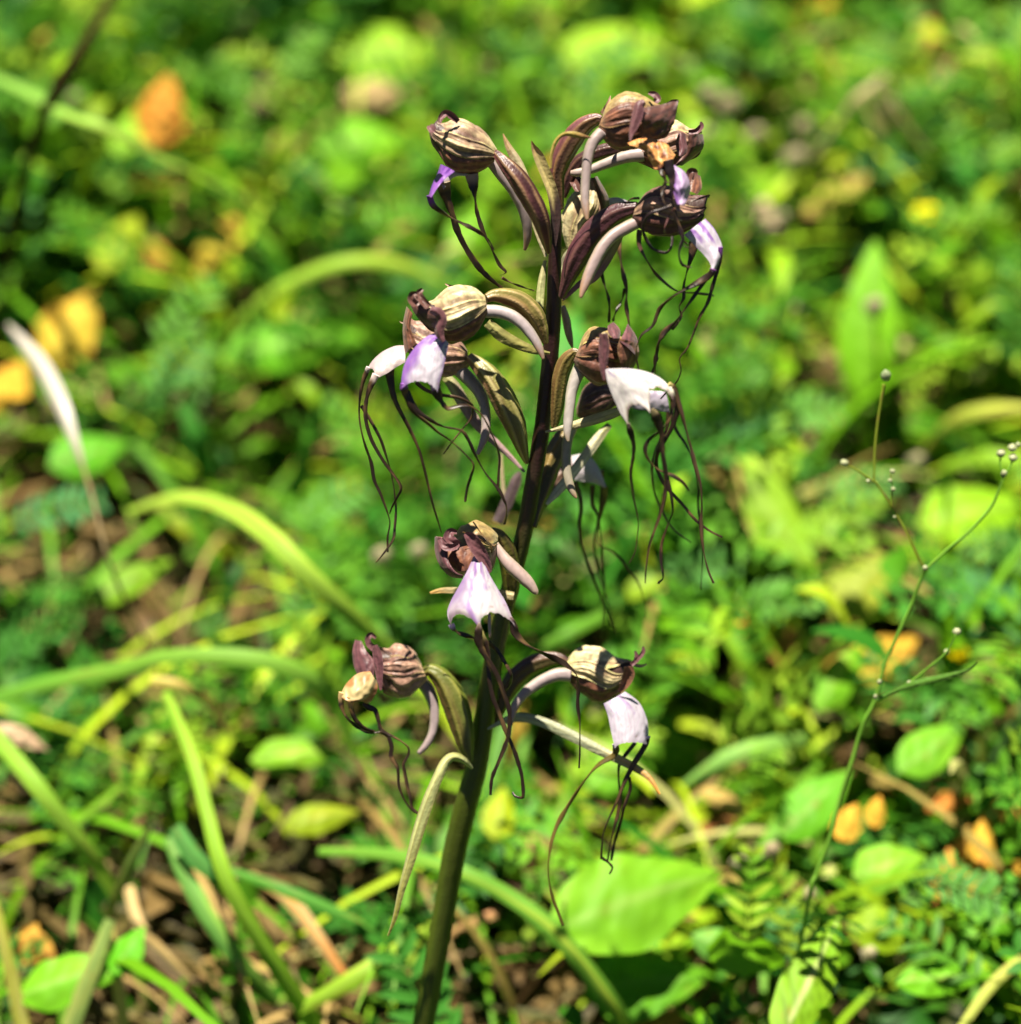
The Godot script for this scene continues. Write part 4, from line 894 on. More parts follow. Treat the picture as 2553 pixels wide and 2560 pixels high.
func build_named_plants() -> void:
	var g1 := "arching grass blades around the orchid"
	var g2 := "broad green leaves in the meadow"
	var g3 := "fallen leaves in the meadow"
	var straw := c8(196, 164, 106)
	# grass blades; x, y, half width, height
	blade("grass_blade", "wide yellow-green blade sloping down to the lowest left flower", "grass", g1, [790, 1270, 20, 26, 690, 1180, 25, 54, 590, 1090, 27, 68, 510, 1010, 27, 72, 430, 955, 24, 64, 340, 935, 20, 50, 240, 965, 8, 34], c8(146, 190, 80), c8(162, 200, 90))
	blade("grass_blade", "long arching green blade reaching to the cream lip of the lowest left flower", "grass", g1, [670, 1420, 16, 10, 640, 1340, 22, 34, 590, 1280, 24, 46, 500, 1245, 24, 52, 390, 1235, 22, 52, 300, 1240, 20, 48, 220, 1262, 22, 42, 100, 1285, 22, 34, -30, 1320, 16, 24], c8(120, 176, 74), c8(96, 160, 66))
	blade("grass_blade", "short yellow curled blade under the long arching green one", "grass", g1, [285, 1282, 12, 46, 340, 1292, 15, 46, 395, 1325, 14, 38, 440, 1388, 8, 26], c8(186, 176, 80), straw)
	blade("grass_blade", "straight yellow-green blade crossing the brown litter from the arch to the corner", "grass", g1, [610, 1960, 24, 6, 540, 1850, 24, 22, 470, 1740, 22, 36, 420, 1640, 20, 46, 390, 1530, 18, 50, 360, 1420, 17, 52, 312, 1305, 10, 50], c8(136, 188, 66), c8(152, 194, 74))
	blade("grass_blade", "blue-green blade with a tan tip beside the straight yellow-green one", "grass", g1, [318, 1580, 14, 34, 350, 1650, 22, 32, 400, 1740, 22, 28, 460, 1820, 20, 20, 525, 1890, 10, 8], c8(104, 164, 92), c8(126, 174, 88))
	blade("grass_blade", "folded mint blade lying across the top of the blue-green one", "grass", g1, [330, 1560, 20, 40, 370, 1620, 24, 36, 420, 1655, 18, 32, 440, 1670, 8, 28], c8(90, 156, 96), c8(80, 150, 80))
	blade("grass_blade", "yellow-green blade entering from the left edge above the dark gap", "grass", g1, [-20, 1375, 18, 44, 60, 1470, 23, 44, 130, 1560, 22, 36, 190, 1640, 20, 24, 215, 1695, 10, 12], c8(130, 182, 72), c8(140, 186, 78))
	blade("grass_blade", "dark green blade running from the litter to the orchid stem", "grass", g1, [820, 1800, 12, 6, 730, 1768, 16, 20, 620, 1715, 17, 26, 520, 1672, 15, 28, 430, 1640, 8, 26], c8(70, 140, 60), c8(80, 146, 60))
	blade("grass_blade", "orange tan withered blade below the dark green one", "grass", g1, [470, 1650, 10, 10, 540, 1690, 18, 14, 600, 1770, 17, 12, 655, 1855, 12, 8], straw, c8(190, 126, 64), 0.4)
	blade("grass_blade", "pale straw blade bent among the brown litter", "grass", g1, [242, 1672, 14, 16, 262, 1745, 15, 14, 310, 1800, 12, 10, 360, 1850, 8, 6], c8(206, 180, 124), straw, 0.6)
	blade("grass_blade", "grey-green blade standing in the dark gap on the left", "grass", g1, [200, 1730, 14, 10, 240, 1640, 16, 28, 282, 1560, 8, 40], c8(130, 146, 84), c8(110, 150, 90))
	blade("grass_blade", "wide grey-green blade running off the bottom edge", "grass", g1, [208, 1735, 14, 30, 172, 1830, 22, 24, 130, 1940, 24, 16], c8(130, 160, 104), c8(140, 158, 100))
	blade("grass_blade", "narrow tan blade beside the wide grey-green one at the bottom", "grass", g1, [205, 1740, 12, 28, 218, 1830, 16, 20, 235, 1945, 16, 8], c8(190, 176, 96), straw)
	blade("grass_blade", "light yellow blade in the bottom corner by the green leaf", "grass", g1, [-10, 1700, 10, 36, 12, 1800, 16, 28, 45, 1950, 20, 14], c8(190, 196, 104), c8(196, 186, 106))
	blade("grass_blade", "bright yellow-green blade pointing at the foot of the stem", "grass", g1, [560, 1905, 16, 14, 660, 1850, 24, 22, 740, 1800, 24, 24, 820, 1745, 14, 22], c8(134, 178, 60), c8(150, 184, 70))
	blade("grass_blade", "green blade arching behind the foot of the stem to the lower right", "grass", g1, [600, 1605, 10, 30, 740, 1612, 17, 40, 860, 1640, 20, 46, 960, 1690, 22, 44, 1040, 1750, 24, 40, 1105, 1825, 24, 32, 1160, 1900, 24, 22, 1200, 1970, 20, 10], c8(106, 166, 70), c8(176, 204, 84))
	blade("grass_blade", "light green blade crossing the dark twig near the orange leaf", "grass", g1, [-20, 140, 13, 72, 60, 175, 16, 92, 130, 215, 13, 104, 200, 240, 14, 106, 300, 290, 17, 96, 380, 330, 15, 76, 475, 378, 5, 44], c8(126, 184, 96), c8(168, 204, 96))
	blade("grass_blade", "pale upright blade below the beige dead leaf", "grass", g1, [634, 390, 12, 6, 634, 260, 15, 24, 630, 140, 6, 44], c8(136, 180, 92), c8(150, 190, 90))
	blade("grass_blade", "light green arch left of the upper stem", "grass", g1, [420, 640, 10, 8, 480, 575, 16, 28, 560, 525, 18, 40, 660, 492, 18, 46, 760, 500, 17, 42, 860, 545, 8, 28], c8(140, 190, 72), c8(164, 204, 84))
	blade("grass_blade", "dark green blade behind the left tails", "grass", g1, [540, 990, 22, 4, 570, 880, 22, 22, 605, 760, 12, 40], c8(62, 130, 44), c8(60, 120, 50))
	blade("grass_blade", "short dark green blade above the wide yellow-green one", "grass", g1, [345, 760, 14, 26, 372, 830, 26, 20, 392, 900, 22, 8], c8(56, 128, 50), c8(50, 120, 50))
	blade("grass_blade", "bright green blade in the dark hollow below the right tails", "grass", g1, [1350, 1170, 8, 34, 1410, 1260, 17, 26, 1475, 1360, 12, 8], c8(124, 180, 50), c8(150, 186, 60))
	blade("grass_blade", "mint green blade pointing left from the fork below the right tails", "grass", g1, [1290, 1480, 6, 22, 1370, 1430, 20, 26, 1450, 1405, 24, 24, 1520, 1390, 14, 14], c8(120, 176, 100), c8(126, 180, 100))
	blade("grass_blade", "blue-green blade on the far left under the twig", "grass", g1, [20, 540, 10, 10, 60, 470, 16, 22, 120, 440, 10, 26], c8(84, 156, 70), c8(80, 150, 80))
	blade("grass_blade", "light green blade rising behind the top right buds", "grass", g1, [1330, 700, 12, 4, 1380, 520, 17, 26, 1330, 400, 6, 44], c8(130, 186, 76), c8(150, 196, 80))
	blade("grass_blade", "pale yellow blade near the right edge above the buds", "grass", g1, [1740, 850, 10, 6, 1800, 790, 18, 24, 1880, 770, 16, 32, 1960, 770, 8, 36], c8(176, 196, 92), c8(180, 194, 96))
	blade("grass_blade", "lime green blade below the yellow flower near the right edge", "grass", g1, [1740, 660, 12, 10, 1830, 640, 26, 26, 1960, 700, 24, 26], c8(150, 200, 66), c8(150, 200, 66))
	blade("grass_blade", "second lime blade lower along the right edge", "grass", g1, [1780, 880, 12, 10, 1860, 860, 24, 22, 1960, 880, 20, 24], c8(140, 196, 60), c8(140, 196, 66))
	blade("grass_blade", "silvery blade curving through the small leaves right of the stem", "grass", g1, [1000, 1010, 8, 26, 1060, 1030, 16, 30, 1120, 1100, 14, 18, 1140, 1170, 8, 8], c8(130, 170, 130), c8(140, 176, 130))
	blade("grass_blade", "green blade lying left to right under the right middle tails", "grass", g1, [980, 1240, 8, 20, 1080, 1190, 15, 28, 1190, 1130, 12, 22], c8(92, 150, 60), c8(92, 150, 50))
	blade("grass_blade", "thin straw blade low beside the foot of the stem on its right", "grass", g1, [830, 1770, 10, 6, 890, 1740, 12, 12, 940, 1722, 10, 14], c8(200, 158, 104), c8(210, 150, 104))
	blade("grass_blade", "pale blade cut by the bottom right corner", "grass", g1, [1800, 1960, 10, 30, 1880, 1850, 14, 26, 1960, 1790, 12, 20], c8(170, 186, 110), c8(180, 190, 120))
	blade("grass_blade", "grey-blue blade hanging at the right edge above the orange leaves", "grass", g1, [1850, 1480, 10, 8, 1900, 1400, 16, 22, 1950, 1300, 14, 34], c8(110, 156, 118), c8(120, 160, 120))
	blade("grass_blade", "cream green blade standing beside the grey-blue one", "grass", g1, [1880, 1540, 10, 6, 1860, 1460, 18, 18, 1850, 1390, 8, 30], c8(178, 194, 120), c8(180, 190, 110))
	# the dry stalk with its pale husk, the twig
	var dry := node_at(self, "dry_grass_stalk", on(457, 1749, 0.0))
	tag(dry, "dry grass stalk with a long white husk at the left edge", "dry grass")
	var q := 1.32486
	var husk := []
	for r in [[14, 612, 3, 90], [42, 645, 11, 94], [78, 692, 16, 96], [112, 760, 16, 96], [138, 830, 10, 92], [157, 885, 4, 88]]:
		var p := on(r[0] * q, r[1] * q, r[3] * 0.001)
		husk.append(Vector4(p.x - dry.position.x, p.y - dry.position.y, p.z - dry.position.z, r[2] * q * size_at(depth_of(p))))
	obj(dry, "husk", strap(husk, func(t: float, s: float) -> Color: return c8(232, 222, 206).lerp(c8(176, 150, 124), smoothstep(0.7, 1.0, t) + 0.3 * smoothstep(0.2, 0.0, t)) * (1.0 + 0.2 * cos(s * 20.0)), 26, 9, 0.5, 0.3), M.pale)
	var culm := []
	for r in [[155, 875, 3.4, 88], [175, 940, 3.4, 90], [200, 1040, 3.6, 84], [235, 1130, 4, 70], [270, 1200, 4, 50], [320, 1280, 4, 16], [345, 1320, 4, 0]]:
		var p := on(r[0] * q, r[1] * q, r[3] * 0.001)
		culm.append(Vector4(p.x - dry.position.x, p.y - dry.position.y, p.z - dry.position.z, r[2] * q * size_at(depth_of(p))))
	obj(dry, "stem", tube(culm, func(t: float, a: float) -> Color: return c8(146, 128, 92) * (1.0 + 0.4 * mottle.get_noise_2d(t * 90.0, a * 9.0)), 40, 8), M.leaf)
	var twig_pts := []
	for r in [[-12, 690, 8, 4], [3, 590, 9, 34], [20, 450, 9, 68], [45, 345, 10, 92], [75, 240, 11, 110], [112, 160, 13, 122], [165, 75, 10, 130], [215, -10, 9, 134], [260, -90, 7, 138]]:
		var p := on(r[0] * q, r[1] * q, r[3] * 0.001)
		twig_pts.append(Vector4(p.x, p.y, p.z, r[2] * q * size_at(depth_of(p))))
	var tw := xyz(twig_pts[0])
	for i in twig_pts.size(): twig_pts[i] -= Vector4(tw.x, tw.y, tw.z, 0)
	var twig := obj(self, "twig", tube(twig_pts, func(t: float, a: float) -> Color: return c8(46, 29, 17).lerp(c8(36, 38, 14), smoothstep(0.0, 0.4, mottle.get_noise_2d(t * 60.0, 3.0))) * (1.0 + 0.4 * mottle.get_noise_2d(t * 400.0, a * 20.0)), 60, 10), M.bark)
	twig.position = tw
	tag(twig, "dark bent twig leaning through the top left corner", "twig")
	# broad leaves: x, y, length, width, turn, height
	leaf("broad_leaf", "large smooth bright green leaf right of the foot of the stem", "leaf", g2, 1210, 1690, 385, 190, 24, 24, c8(112, 176, 46), c8(120, 180, 52), 0.55, 0.12, 0.2)
	leaf("broad_leaf", "bright green leaf behind the grey-green bract of the lowest right flower", "leaf", g2, 1200, 1430, 230, 110, 35, -14, c8(104, 172, 48), c8(96, 166, 44), 0.5, 0.2)
	leaf("broad_leaf", "shaded green leaf below the large smooth one", "leaf", g2, 1220, 1850, 240, 150, 10, 8, c8(84, 150, 34), c8(90, 150, 36), 0.4, 0.1, 0.1)
	leaf("broad_leaf", "lance leaf with a pale midrib at the bottom right", "leaf", g2, 1535, 1835, 330, 100, 62, 40, c8(122, 172, 44), c8(120, 176, 60), 0.45, 0.25, 0.9)
	leaf("broad_leaf", "bright yellow-green lance leaf right of the hanging tails", "leaf", g2, 1470, 985, 290, 105, -60, 22, c8(134, 182, 54), c8(126, 178, 50), 0.6, 0.2)
	leaf("broad_leaf", "muted olive leaf beside the forked weed", "leaf", g2, 1625, 1095, 180, 110, 55, 10, c8(146, 168, 64), c8(150, 166, 66), 0.6, 0.2)
	leaf("broad_leaf", "tall bright green leaf standing below the yellow flower", "leaf", g2, 1640, 590, 330, 110, 86, 22, c8(112, 180, 34), c8(116, 184, 36), 0.8, 0.2, 0.1)
	leaf("broad_leaf", "yellow-green leaf overlapped by the wide blade left of the orchid", "leaf", g2, 400, 1005, 270, 62, -30, -14, c8(128, 160, 24), c8(146, 160, 30), 0.5, 0.2)
	leaf("broad_leaf", "mid green leaf right of the two overlapping left flowers' tails", "leaf", g2, 560, 640, 290, 110, 20, 14, c8(92, 166, 30), c8(96, 170, 40), 0.5, 0.2)
	leaf("broad_leaf", "bright green leaf lying in the bottom left corner", "leaf", g2, 140, 1840, 250, 100, 18, 12, c8(112, 186, 46), c8(120, 188, 50), 0.5, 0.2)
	leaf("broad_leaf", "small green leaf tucked beside the grey-green blade at the bottom left", "leaf", g2, 240, 1790, 110, 66, 70, 16, c8(92, 176, 40), c8(92, 176, 40), 0.5, 0.2)
	leaf("broad_leaf", "olive leaf with a brown edge under the weed stalk", "leaf", g2, 1710, 1750, 230, 100, 4, 14, c8(130, 170, 34), c8(160, 150, 50), 0.5, 0.2)
	leaf("broad_leaf", "green leaf pair half right of the weed stalk, upper", "leaf", g2, 1765, 1405, 190, 90, 40, 18, c8(110, 178, 56), c8(120, 182, 60), 0.5, 0.2)
	leaf("broad_leaf", "green leaf left of the weed stalk above the small yellow leaves", "leaf", g2, 1540, 1510, 210, 95, 50, 14, c8(96, 170, 44), c8(100, 172, 60), 0.5, 0.2)
	leaf("broad_leaf", "light green leaf below the small yellow leaves", "leaf", g2, 1680, 1630, 150, 95, 20, 16, c8(122, 186, 56), c8(120, 180, 50), 0.5, 0.2)
	leaf("broad_leaf", "narrow green leaf left of the yellow leaf under the weed", "leaf", g2, 1590, 1250, 230, 80, 62, 16, c8(110, 178, 46), c8(130, 180, 60), 0.5, 0.2)
	leaf("broad_leaf", "lime leaf at the right edge beneath the weed's bud cluster", "leaf", g2, 1850, 960, 260, 120, 20, 14, c8(136, 196, 44), c8(140, 198, 50), 0.5, 0.2)
	leaf("broad_leaf", "bright leaf between the right flower's tails and the lance leaf", "leaf", g2, 1290, 1160, 220, 120, -62, 10, c8(112, 184, 36), c8(112, 180, 40), 0.5, 0.2)
	leaf("broad_leaf", "pale lime leaf above the right middle tails", "leaf", g2, 1450, 880, 140, 90, 20, 22, c8(160, 206, 70), c8(150, 200, 60), 0.5, 0.2)
	leaf("broad_leaf", "bright green leaf behind the top of the stem", "leaf", g2, 1180, 80, 260, 110, 12, 14, c8(146, 200, 40), c8(140, 196, 40), 0.5, 0.2)
	leaf("broad_leaf", "yellow-green leaf at the top edge left of centre", "leaf", g2, 740, 90, 240, 120, 6, 16, c8(140, 196, 34), c8(146, 196, 50), 0.5, 0.2)
	leaf("broad_leaf", "green leaf under the beige dead leaf", "leaf", g2, 690, 260, 190, 110, 15, 14, c8(112, 184, 36), c8(120, 188, 40), 0.5, 0.2)
	leaf("broad_leaf", "lime leaf beside the orange leaf on its left", "leaf", g2, 245, 240, 130, 60, 75, 20, c8(130, 190, 40), c8(130, 190, 40), 0.5, 0.2)
	leaf("broad_leaf", "yellow-green leaf under the light blade at the upper left", "leaf", g2, 225, 450, 150, 80, 70, 14, c8(156, 184, 36), c8(150, 180, 36), 0.5, 0.2)
	leaf("broad_leaf", "blue-green leaf low behind the pale hood at the stem top", "leaf", g2, 1060, 640, 170, 100, 80, 14, c8(64, 150, 60), c8(64, 150, 60), 0.5, 0.2)
	leaf("broad_leaf", "lime leaf between the top left flower and the stem", "leaf", g2, 900, 420, 170, 80, 60, 12, c8(120, 190, 44), c8(120, 190, 44), 0.5, 0.2)
	leaf("broad_leaf", "bright leaf right of the uppermost hoods", "leaf", g2, 1390, 290, 260, 100, -50, 16, c8(142, 202, 60), c8(142, 200, 60), 0.5, 0.2)
	leaf("broad_leaf", "deep green leaf at the right edge among the vetch", "leaf", g2, 1850, 300, 180, 80, 15, 14, c8(50, 140, 60), c8(50, 140, 60), 0.5, 0.2)
	leaf("broad_leaf", "green leaf beneath the two bottom right yellow leaves", "leaf", g2, 1880, 1740, 170, 80, 30, 10, c8(96, 170, 40), c8(96, 170, 44), 0.5, 0.2)
	leaf("broad_leaf", "long green leaf at the very bottom right", "leaf", g2, 1790, 1840, 210, 70, 12, 16, c8(104, 178, 44), c8(104, 176, 44), 0.5, 0.2)
	leaf("broad_leaf", "mint leaf curled under the lance leaf's left side", "leaf", g2, 1370, 1785, 150, 60, -25, 14, c8(110, 176, 90), c8(110, 170, 90), 0.5, 0.4)
	leaf("broad_leaf", "small lime leaf between stem foot and brown hollow", "leaf", g2, 945, 1530, 120, 60, 75, 12, c8(160, 186, 40), c8(150, 180, 40), 0.5, 0.2)
	leaf("broad_leaf", "yellow-green leaf behind the cream lip of the lowest left flower", "leaf", g2, 560, 1420, 180, 70, 8, 16, c8(120, 180, 40), c8(130, 180, 40), 0.5, 0.2)
	leaf("broad_leaf", "small yellow-green leaf left of the strap bract", "leaf", g2, 610, 1540, 150, 60, 20, 10, c8(140, 170, 40), c8(150, 160, 50), 0.5, 0.2)
	leaf("broad_leaf", "green leaf below the white husk", "leaf", g2, 170, 850, 170, 90, 30, 18, c8(92, 172, 44), c8(90, 168, 50), 0.5, 0.2)
	leaf("broad_leaf", "dim green leaf under the pale dry stalk", "leaf", g2, 250, 1090, 190, 60, 40, 14, c8(110, 160, 40), c8(110, 160, 40), 0.5, 0.2)
	# fallen leaves
	leaf("fallen_leaf", "orange fallen leaf standing on edge in the upper left", "fallen leaf", g3, 306, 205, 150, 92, 80, 44, c8(216, 138, 34), c8(196, 120, 40), 0.85, 0.3, 0.1)
	leaf("fallen_leaf", "large golden yellow leaf near the left edge", "fallen leaf", g3, 130, 615, 200, 110, 62, 16, c8(216, 188, 50), c8(206, 160, 40), 0.7, 0.2, 0.15)
	leaf("fallen_leaf", "yellow leaf half cut by the left edge beside the white husk", "fallen leaf", g3, 15, 720, 150, 80, 60, 14, c8(220, 176, 40), c8(210, 150, 30), 0.6, 0.2, 0.1)
	leaf("fallen_leaf", "dull brown leaf edge below the orange leaf", "fallen leaf", g3, 395, 215, 90, 40, 70, 8, c8(124, 78, 44), c8(124, 78, 44), 0.6, 0.2, 0.0)
	leaf("fallen_leaf", "rust brown leaf in the hollow under the orange leaf", "fallen leaf", g3, 300, 330, 120, 70, 20, 4, c8(150, 92, 24), c8(120, 70, 24), 0.5, 0.2, 0.0)
	leaf("fallen_leaf", "grey lilac dead leaf near the top left", "fallen leaf", g3, 500, 165, 120, 70, 70, 14, c8(176, 160, 140), c8(170, 150, 110), 0.7, 0.3, 0.0)
	leaf("fallen_leaf", "beige dead leaf with a notched top above the pale upright blade", "fallen leaf", g3, 710, 175, 150, 60, 5, 16, c8(178, 154, 118), c8(170, 150, 110), 0.7, 0.3, 0.0)
	leaf("fallen_leaf", "yellow leaf in the shade under the light blade on the left", "fallen leaf", g3, 420, 450, 180, 60, 58, 12, c8(200, 178, 40), c8(190, 150, 50), 0.6, 0.2, 0.1)
	leaf("fallen_leaf", "small orange leaf beside the yellow shaded one", "fallen leaf", g3, 310, 480, 90, 60, 20, 8, c8(196, 140, 50), c8(190, 120, 40), 0.6, 0.2, 0.0)
	leaf("fallen_leaf", "pale yellow leaf left of the upper overlapping left flower", "fallen leaf", g3, 565, 590, 90, 60, 50, 14, c8(226, 214, 122), c8(210, 190, 90), 0.6, 0.2, 0.0)
	leaf("fallen_leaf", "golden leaf at the top edge right of centre", "fallen leaf", g3, 1530, 18, 120, 70, 20, 18, c8(228, 172, 34), c8(220, 160, 30), 0.8, 0.2, 0.0)
	leaf("fallen_leaf", "small amber leaf below the golden one at the top", "fallen leaf", g3, 1570, 115, 70, 48, 80, 14, c8(214, 160, 40), c8(200, 140, 40), 0.7, 0.2, 0.0)
	leaf("fallen_leaf", "salmon orange leaf near the top right corner", "fallen leaf", g3, 1755, 65, 100, 60, -20, 14, c8(196, 128, 76), c8(180, 124, 74), 0.7, 0.2, 0.0)
	leaf("fallen_leaf", "beige leaf below the salmon orange one", "fallen leaf", g3, 1775, 135, 70, 50, 50, 10, c8(180, 150, 110), c8(170, 140, 100), 0.7, 0.2, 0.0)
	leaf("fallen_leaf", "brown leaf cut by the right edge near the top", "fallen leaf", g3, 1905, 110, 100, 60, 20, 10, c8(150, 100, 50), c8(140, 100, 40), 0.6, 0.2, 0.0)
	leaf("fallen_leaf", "grey pink dead leaf right of the upper white lip", "fallen leaf", g3, 1435, 405, 90, 60, -35, 26, c8(196, 172, 154), c8(180, 160, 140), 0.8, 0.35, 0.0)
	leaf("fallen_leaf", "ochre leaf blade right of the pale forked stalks", "fallen leaf", g3, 1580, 360, 150, 50, 35, 14, c8(196, 172, 90), c8(180, 170, 80), 0.6, 0.2, 0.0)
	leaf("fallen_leaf", "big yellow leaf behind the weed stalk", "fallen leaf", g3, 1685, 1240, 150, 100, 35, 8, c8(220, 174, 40), c8(206, 150, 40), 0.75, 0.2, 0.1)
	leaf("fallen_leaf", "rust orange leaf in the dark hollow left of the big yellow one", "fallen leaf", g3, 1485, 1215, 110, 40, 58, 4, c8(140, 84, 36), c8(120, 72, 30), 0.6, 0.2, 0.0)
	leaf("fallen_leaf", "amber leaf in the hollow below the right tails", "fallen leaf", g3, 1395, 1175, 60, 46, 30, 8, c8(200, 144, 34), c8(180, 120, 30), 0.6, 0.2, 0.0)
	leaf("fallen_leaf", "small yellow leaf touching the weed stalk, left of a pair", "fallen leaf", g3, 1603, 1550, 80, 54, 60, 20, c8(232, 178, 50), c8(220, 150, 40), 0.8, 0.2, 0.0)
	leaf("fallen_leaf", "smaller yellow leaf, right of the pair by the weed stalk", "fallen leaf", g3, 1655, 1530, 64, 40, 70, 20, c8(230, 174, 44), c8(220, 150, 40), 0.8, 0.2, 0.0)
	leaf("fallen_leaf", "flame red leaf tip above the bottom right yellow leaves", "fallen leaf", g3, 1790, 1512, 100, 44, 8, 16, c8(206, 120, 40), c8(170, 90, 36), 0.7, 0.2, 0.0)
	leaf("fallen_leaf", "long orange leaf between green strips at the right", "fallen leaf", g3, 1800, 1630, 170, 46, 62, 16, c8(220, 140, 54), c8(214, 160, 70), 0.8, 0.2, 0.0)
	leaf("fallen_leaf", "long golden leaf beside the long orange one", "fallen leaf", g3, 1855, 1610, 180, 56, 78, 16, c8(234, 180, 50), c8(230, 150, 60), 0.8, 0.2, 0.0)
	leaf("fallen_leaf", "yellow leaf cut by the right edge beside the golden one", "fallen leaf", g3, 1915, 1650, 110, 50, 30, 16, c8(232, 186, 50), c8(226, 160, 40), 0.8, 0.2, 0.0)
	leaf("fallen_leaf", "orange leaf at the right edge above the yellow cut one", "fallen leaf", g3, 1910, 1530, 80, 40, -10, 12, c8(206, 140, 54), c8(184, 120, 44), 0.7, 0.2, 0.0)
	leaf("fallen_leaf", "red and yellow leaf under the green leaf in the bottom left", "fallen leaf", g3, 65, 1790, 100, 74, -30, 8, c8(190, 140, 44), c8(160, 96, 40), 0.6, 0.2, 0.0)
	leaf("fallen_leaf", "ochre dead leaf at the bottom edge right of the stem", "fallen leaf", g3, 1240, 1925, 140, 60, 10, 6, c8(184, 140, 34), c8(160, 120, 40), 0.5, 0.2, 0.0)
	leaf("fallen_leaf", "pale brown leaf lying right of the stem above the arching blade", "fallen leaf", g3, 1000, 1590, 150, 40, 12, 4, c8(156, 118, 88), c8(140, 110, 80), 0.4, 0.2, 0.0)
	leaf("fallen_leaf", "pale grey leaf scrap on the left edge above the green blade", "fallen leaf", g3, 40, 1390, 110, 34, -25, 30, c8(196, 172, 150), c8(186, 150, 130), 0.7, 0.3, 0.0)
	leaf("fallen_leaf", "maroon leaf scrap in the dark hollow right of the bright leaf", "fallen leaf", g3, 1350, 1560, 90, 50, 30, 4, c8(112, 44, 30), c8(130, 60, 30), 0.5, 0.2, 0.0)
	leaf("fallen_leaf", "straw coloured scrap beside the maroon one", "fallen leaf", g3, 1370, 1510, 110, 36, -30, 10, c8(186, 158, 90), c8(170, 140, 80), 0.5, 0.2, 0.0)
	# flowers
	build_flower_head("round bright yellow flower in the upper right", 1748, 408, 34, 24, c8(250, 236, 10))
	build_flower_head("small yellow flower beside the weed's lower buds", 1810, 1238, 30, 17, c8(240, 220, 10))
	# vetch leaves
	var places := [[1850, 1120, 24, 210, 150, 8], [1880, 1210, 20, 190, 120, 8], [1900, 1040, 22, 170, 160, 7], [1380, 800, 22, 200, 30, 8], [1300, 1080, 16, 200, 20, 8], [1480, 1130, 20, 190, 10, 8], [1230, 760, 16, 180, 60, 7], [1830, 1680, 26, 180, -20, 8], [1760, 1660, 24, 150, 40, 7], [1870, 500, 14, 210, 20, 8], [1800, 260, 16, 220, -30, 8], [1690, 300, 14, 190, 30, 7], [1660, 120, 14, 210, 60, 8], [1890, 60, 14, 190, 45, 8], [300, 60, 16, 220, 40, 8], [80, 60, 14, 200, 20, 8], [400, 130, 16, 190, -20, 8], [40, 380, 20, 170, 80, 7], [620, 950, 14, 170, 35, 7], [110, 960, 20, 180, 20, 8], [330, 700, 16, 180, 60, 7], [1500, 780, 16, 190, 10, 8], [1480, 1770, 14, 150, 70, 7], [1620, 920, 16, 170, 20, 7], [960, 60, 14, 190, 80, 8], [1420, 60, 14, 190, 100, 8]]
	var says := ["vetch leaf with long leaflets just right of the weed's fork", "vetch leaf below the weed's fork at the right edge", "vetch leaf under the weed's white bud cluster", "fine vetch leaf right of the broad white lip", "vetch leaf behind the ends of the right tails", "dark vetch leaf at the tip of the bright lance leaf", "vetch leaf just right of the stem behind the middle flowers", "silvery vetch leaf below the long orange leaf", "silvery vetch leaf left of the long orange leaf", "vetch leaf right of the yellow flower", "deep green vetch leaf above the yellow flower", "vetch leaf among the pale forked stalks", "vetch leaf under the golden leaf at the top", "vetch leaf in the top right corner", "vetch leaf beside the twig's upper end", "vetch leaf in the top left corner", "vetch leaf right of the orange leaf's top", "vetch leaf behind the lower twig", "vetch leaf between the left tails and the wide blade", "vetch leaf just under the white husk", "vetch leaf right of the golden yellow leaf", "vetch leaf above the pale lime leaf on the right", "small vetch leaf left of the pale midrib lance leaf", "vetch leaf behind the weed's topmost bud", "vetch leaf at the top edge left of the uppermost hoods", "vetch leaf at the top edge right of the uppermost hoods"]
	for i in places.size():
		var r: Array = places[i]
		sprig(says[i], r[0], r[1], r[2], r[3], r[4], int(r[5]), c8(56, 116, 58).lerp(c8(92, 148, 46), fmod(i * 0.37, 1.0)))
	# pale seed heads
	var heads := [["pale seed head right of the topmost hood, upper of two", 1340, 178, 40, 18], ["pale seed head right of the topmost hood, lower of two", 1375, 200, 40, 20], ["round grey seed head just below the pair at the topmost hood", 1330, 255, 34, 17], ["cream seed head at the joint of the pale forked stalks", 1660, 160, 34, 18], ["cream seed head lower on the right forked stalk", 1682, 200, 34, 16], ["whitish seed head left of the forked stalks", 1520, 240, 34, 18], ["whitish seed head below the left forked stalk", 1500, 300, 32, 22], ["grey seed head left of the whitish pair", 1425, 255, 32, 18], ["cream seed head at the top edge near the twig", 450, 45, 34, 22], ["small cream seed head between the twig and the light blade", 135, 190, 46, 17], ["tan seed head on the tall bright leaf", 1650, 578, 44, 18], ["grey seed head above the lance leaf", 1475, 410, 36, 12], ["white seed head low at the weed's left", 1455, 1605, 36, 17], ["cream seed head below the white one at the weed's left", 1395, 1630, 26, 15], ["grey-white seed head near the bottom by the lance leaf", 1525, 1690, 34, 16], ["tan seed head beneath the lance leaf's right edge", 1640, 1800, 30, 15], ["pale seed head left of the front flower", 720, 1050, 30, 18], ["second pale seed head left of the front flower", 790, 1040, 30, 16], ["pale fuzzy seed head right of the middle tails", 1500, 590, 30, 16], ["cream seed head near the olive leaf by the weed", 1730, 870, 30, 16]]
	for r in heads:
		seed_head(r[0], r[1], r[2], r[3], r[4], c8(206, 200, 150).lerp(c8(190, 170, 130), fmod(r[1] * 0.013, 1.0)))
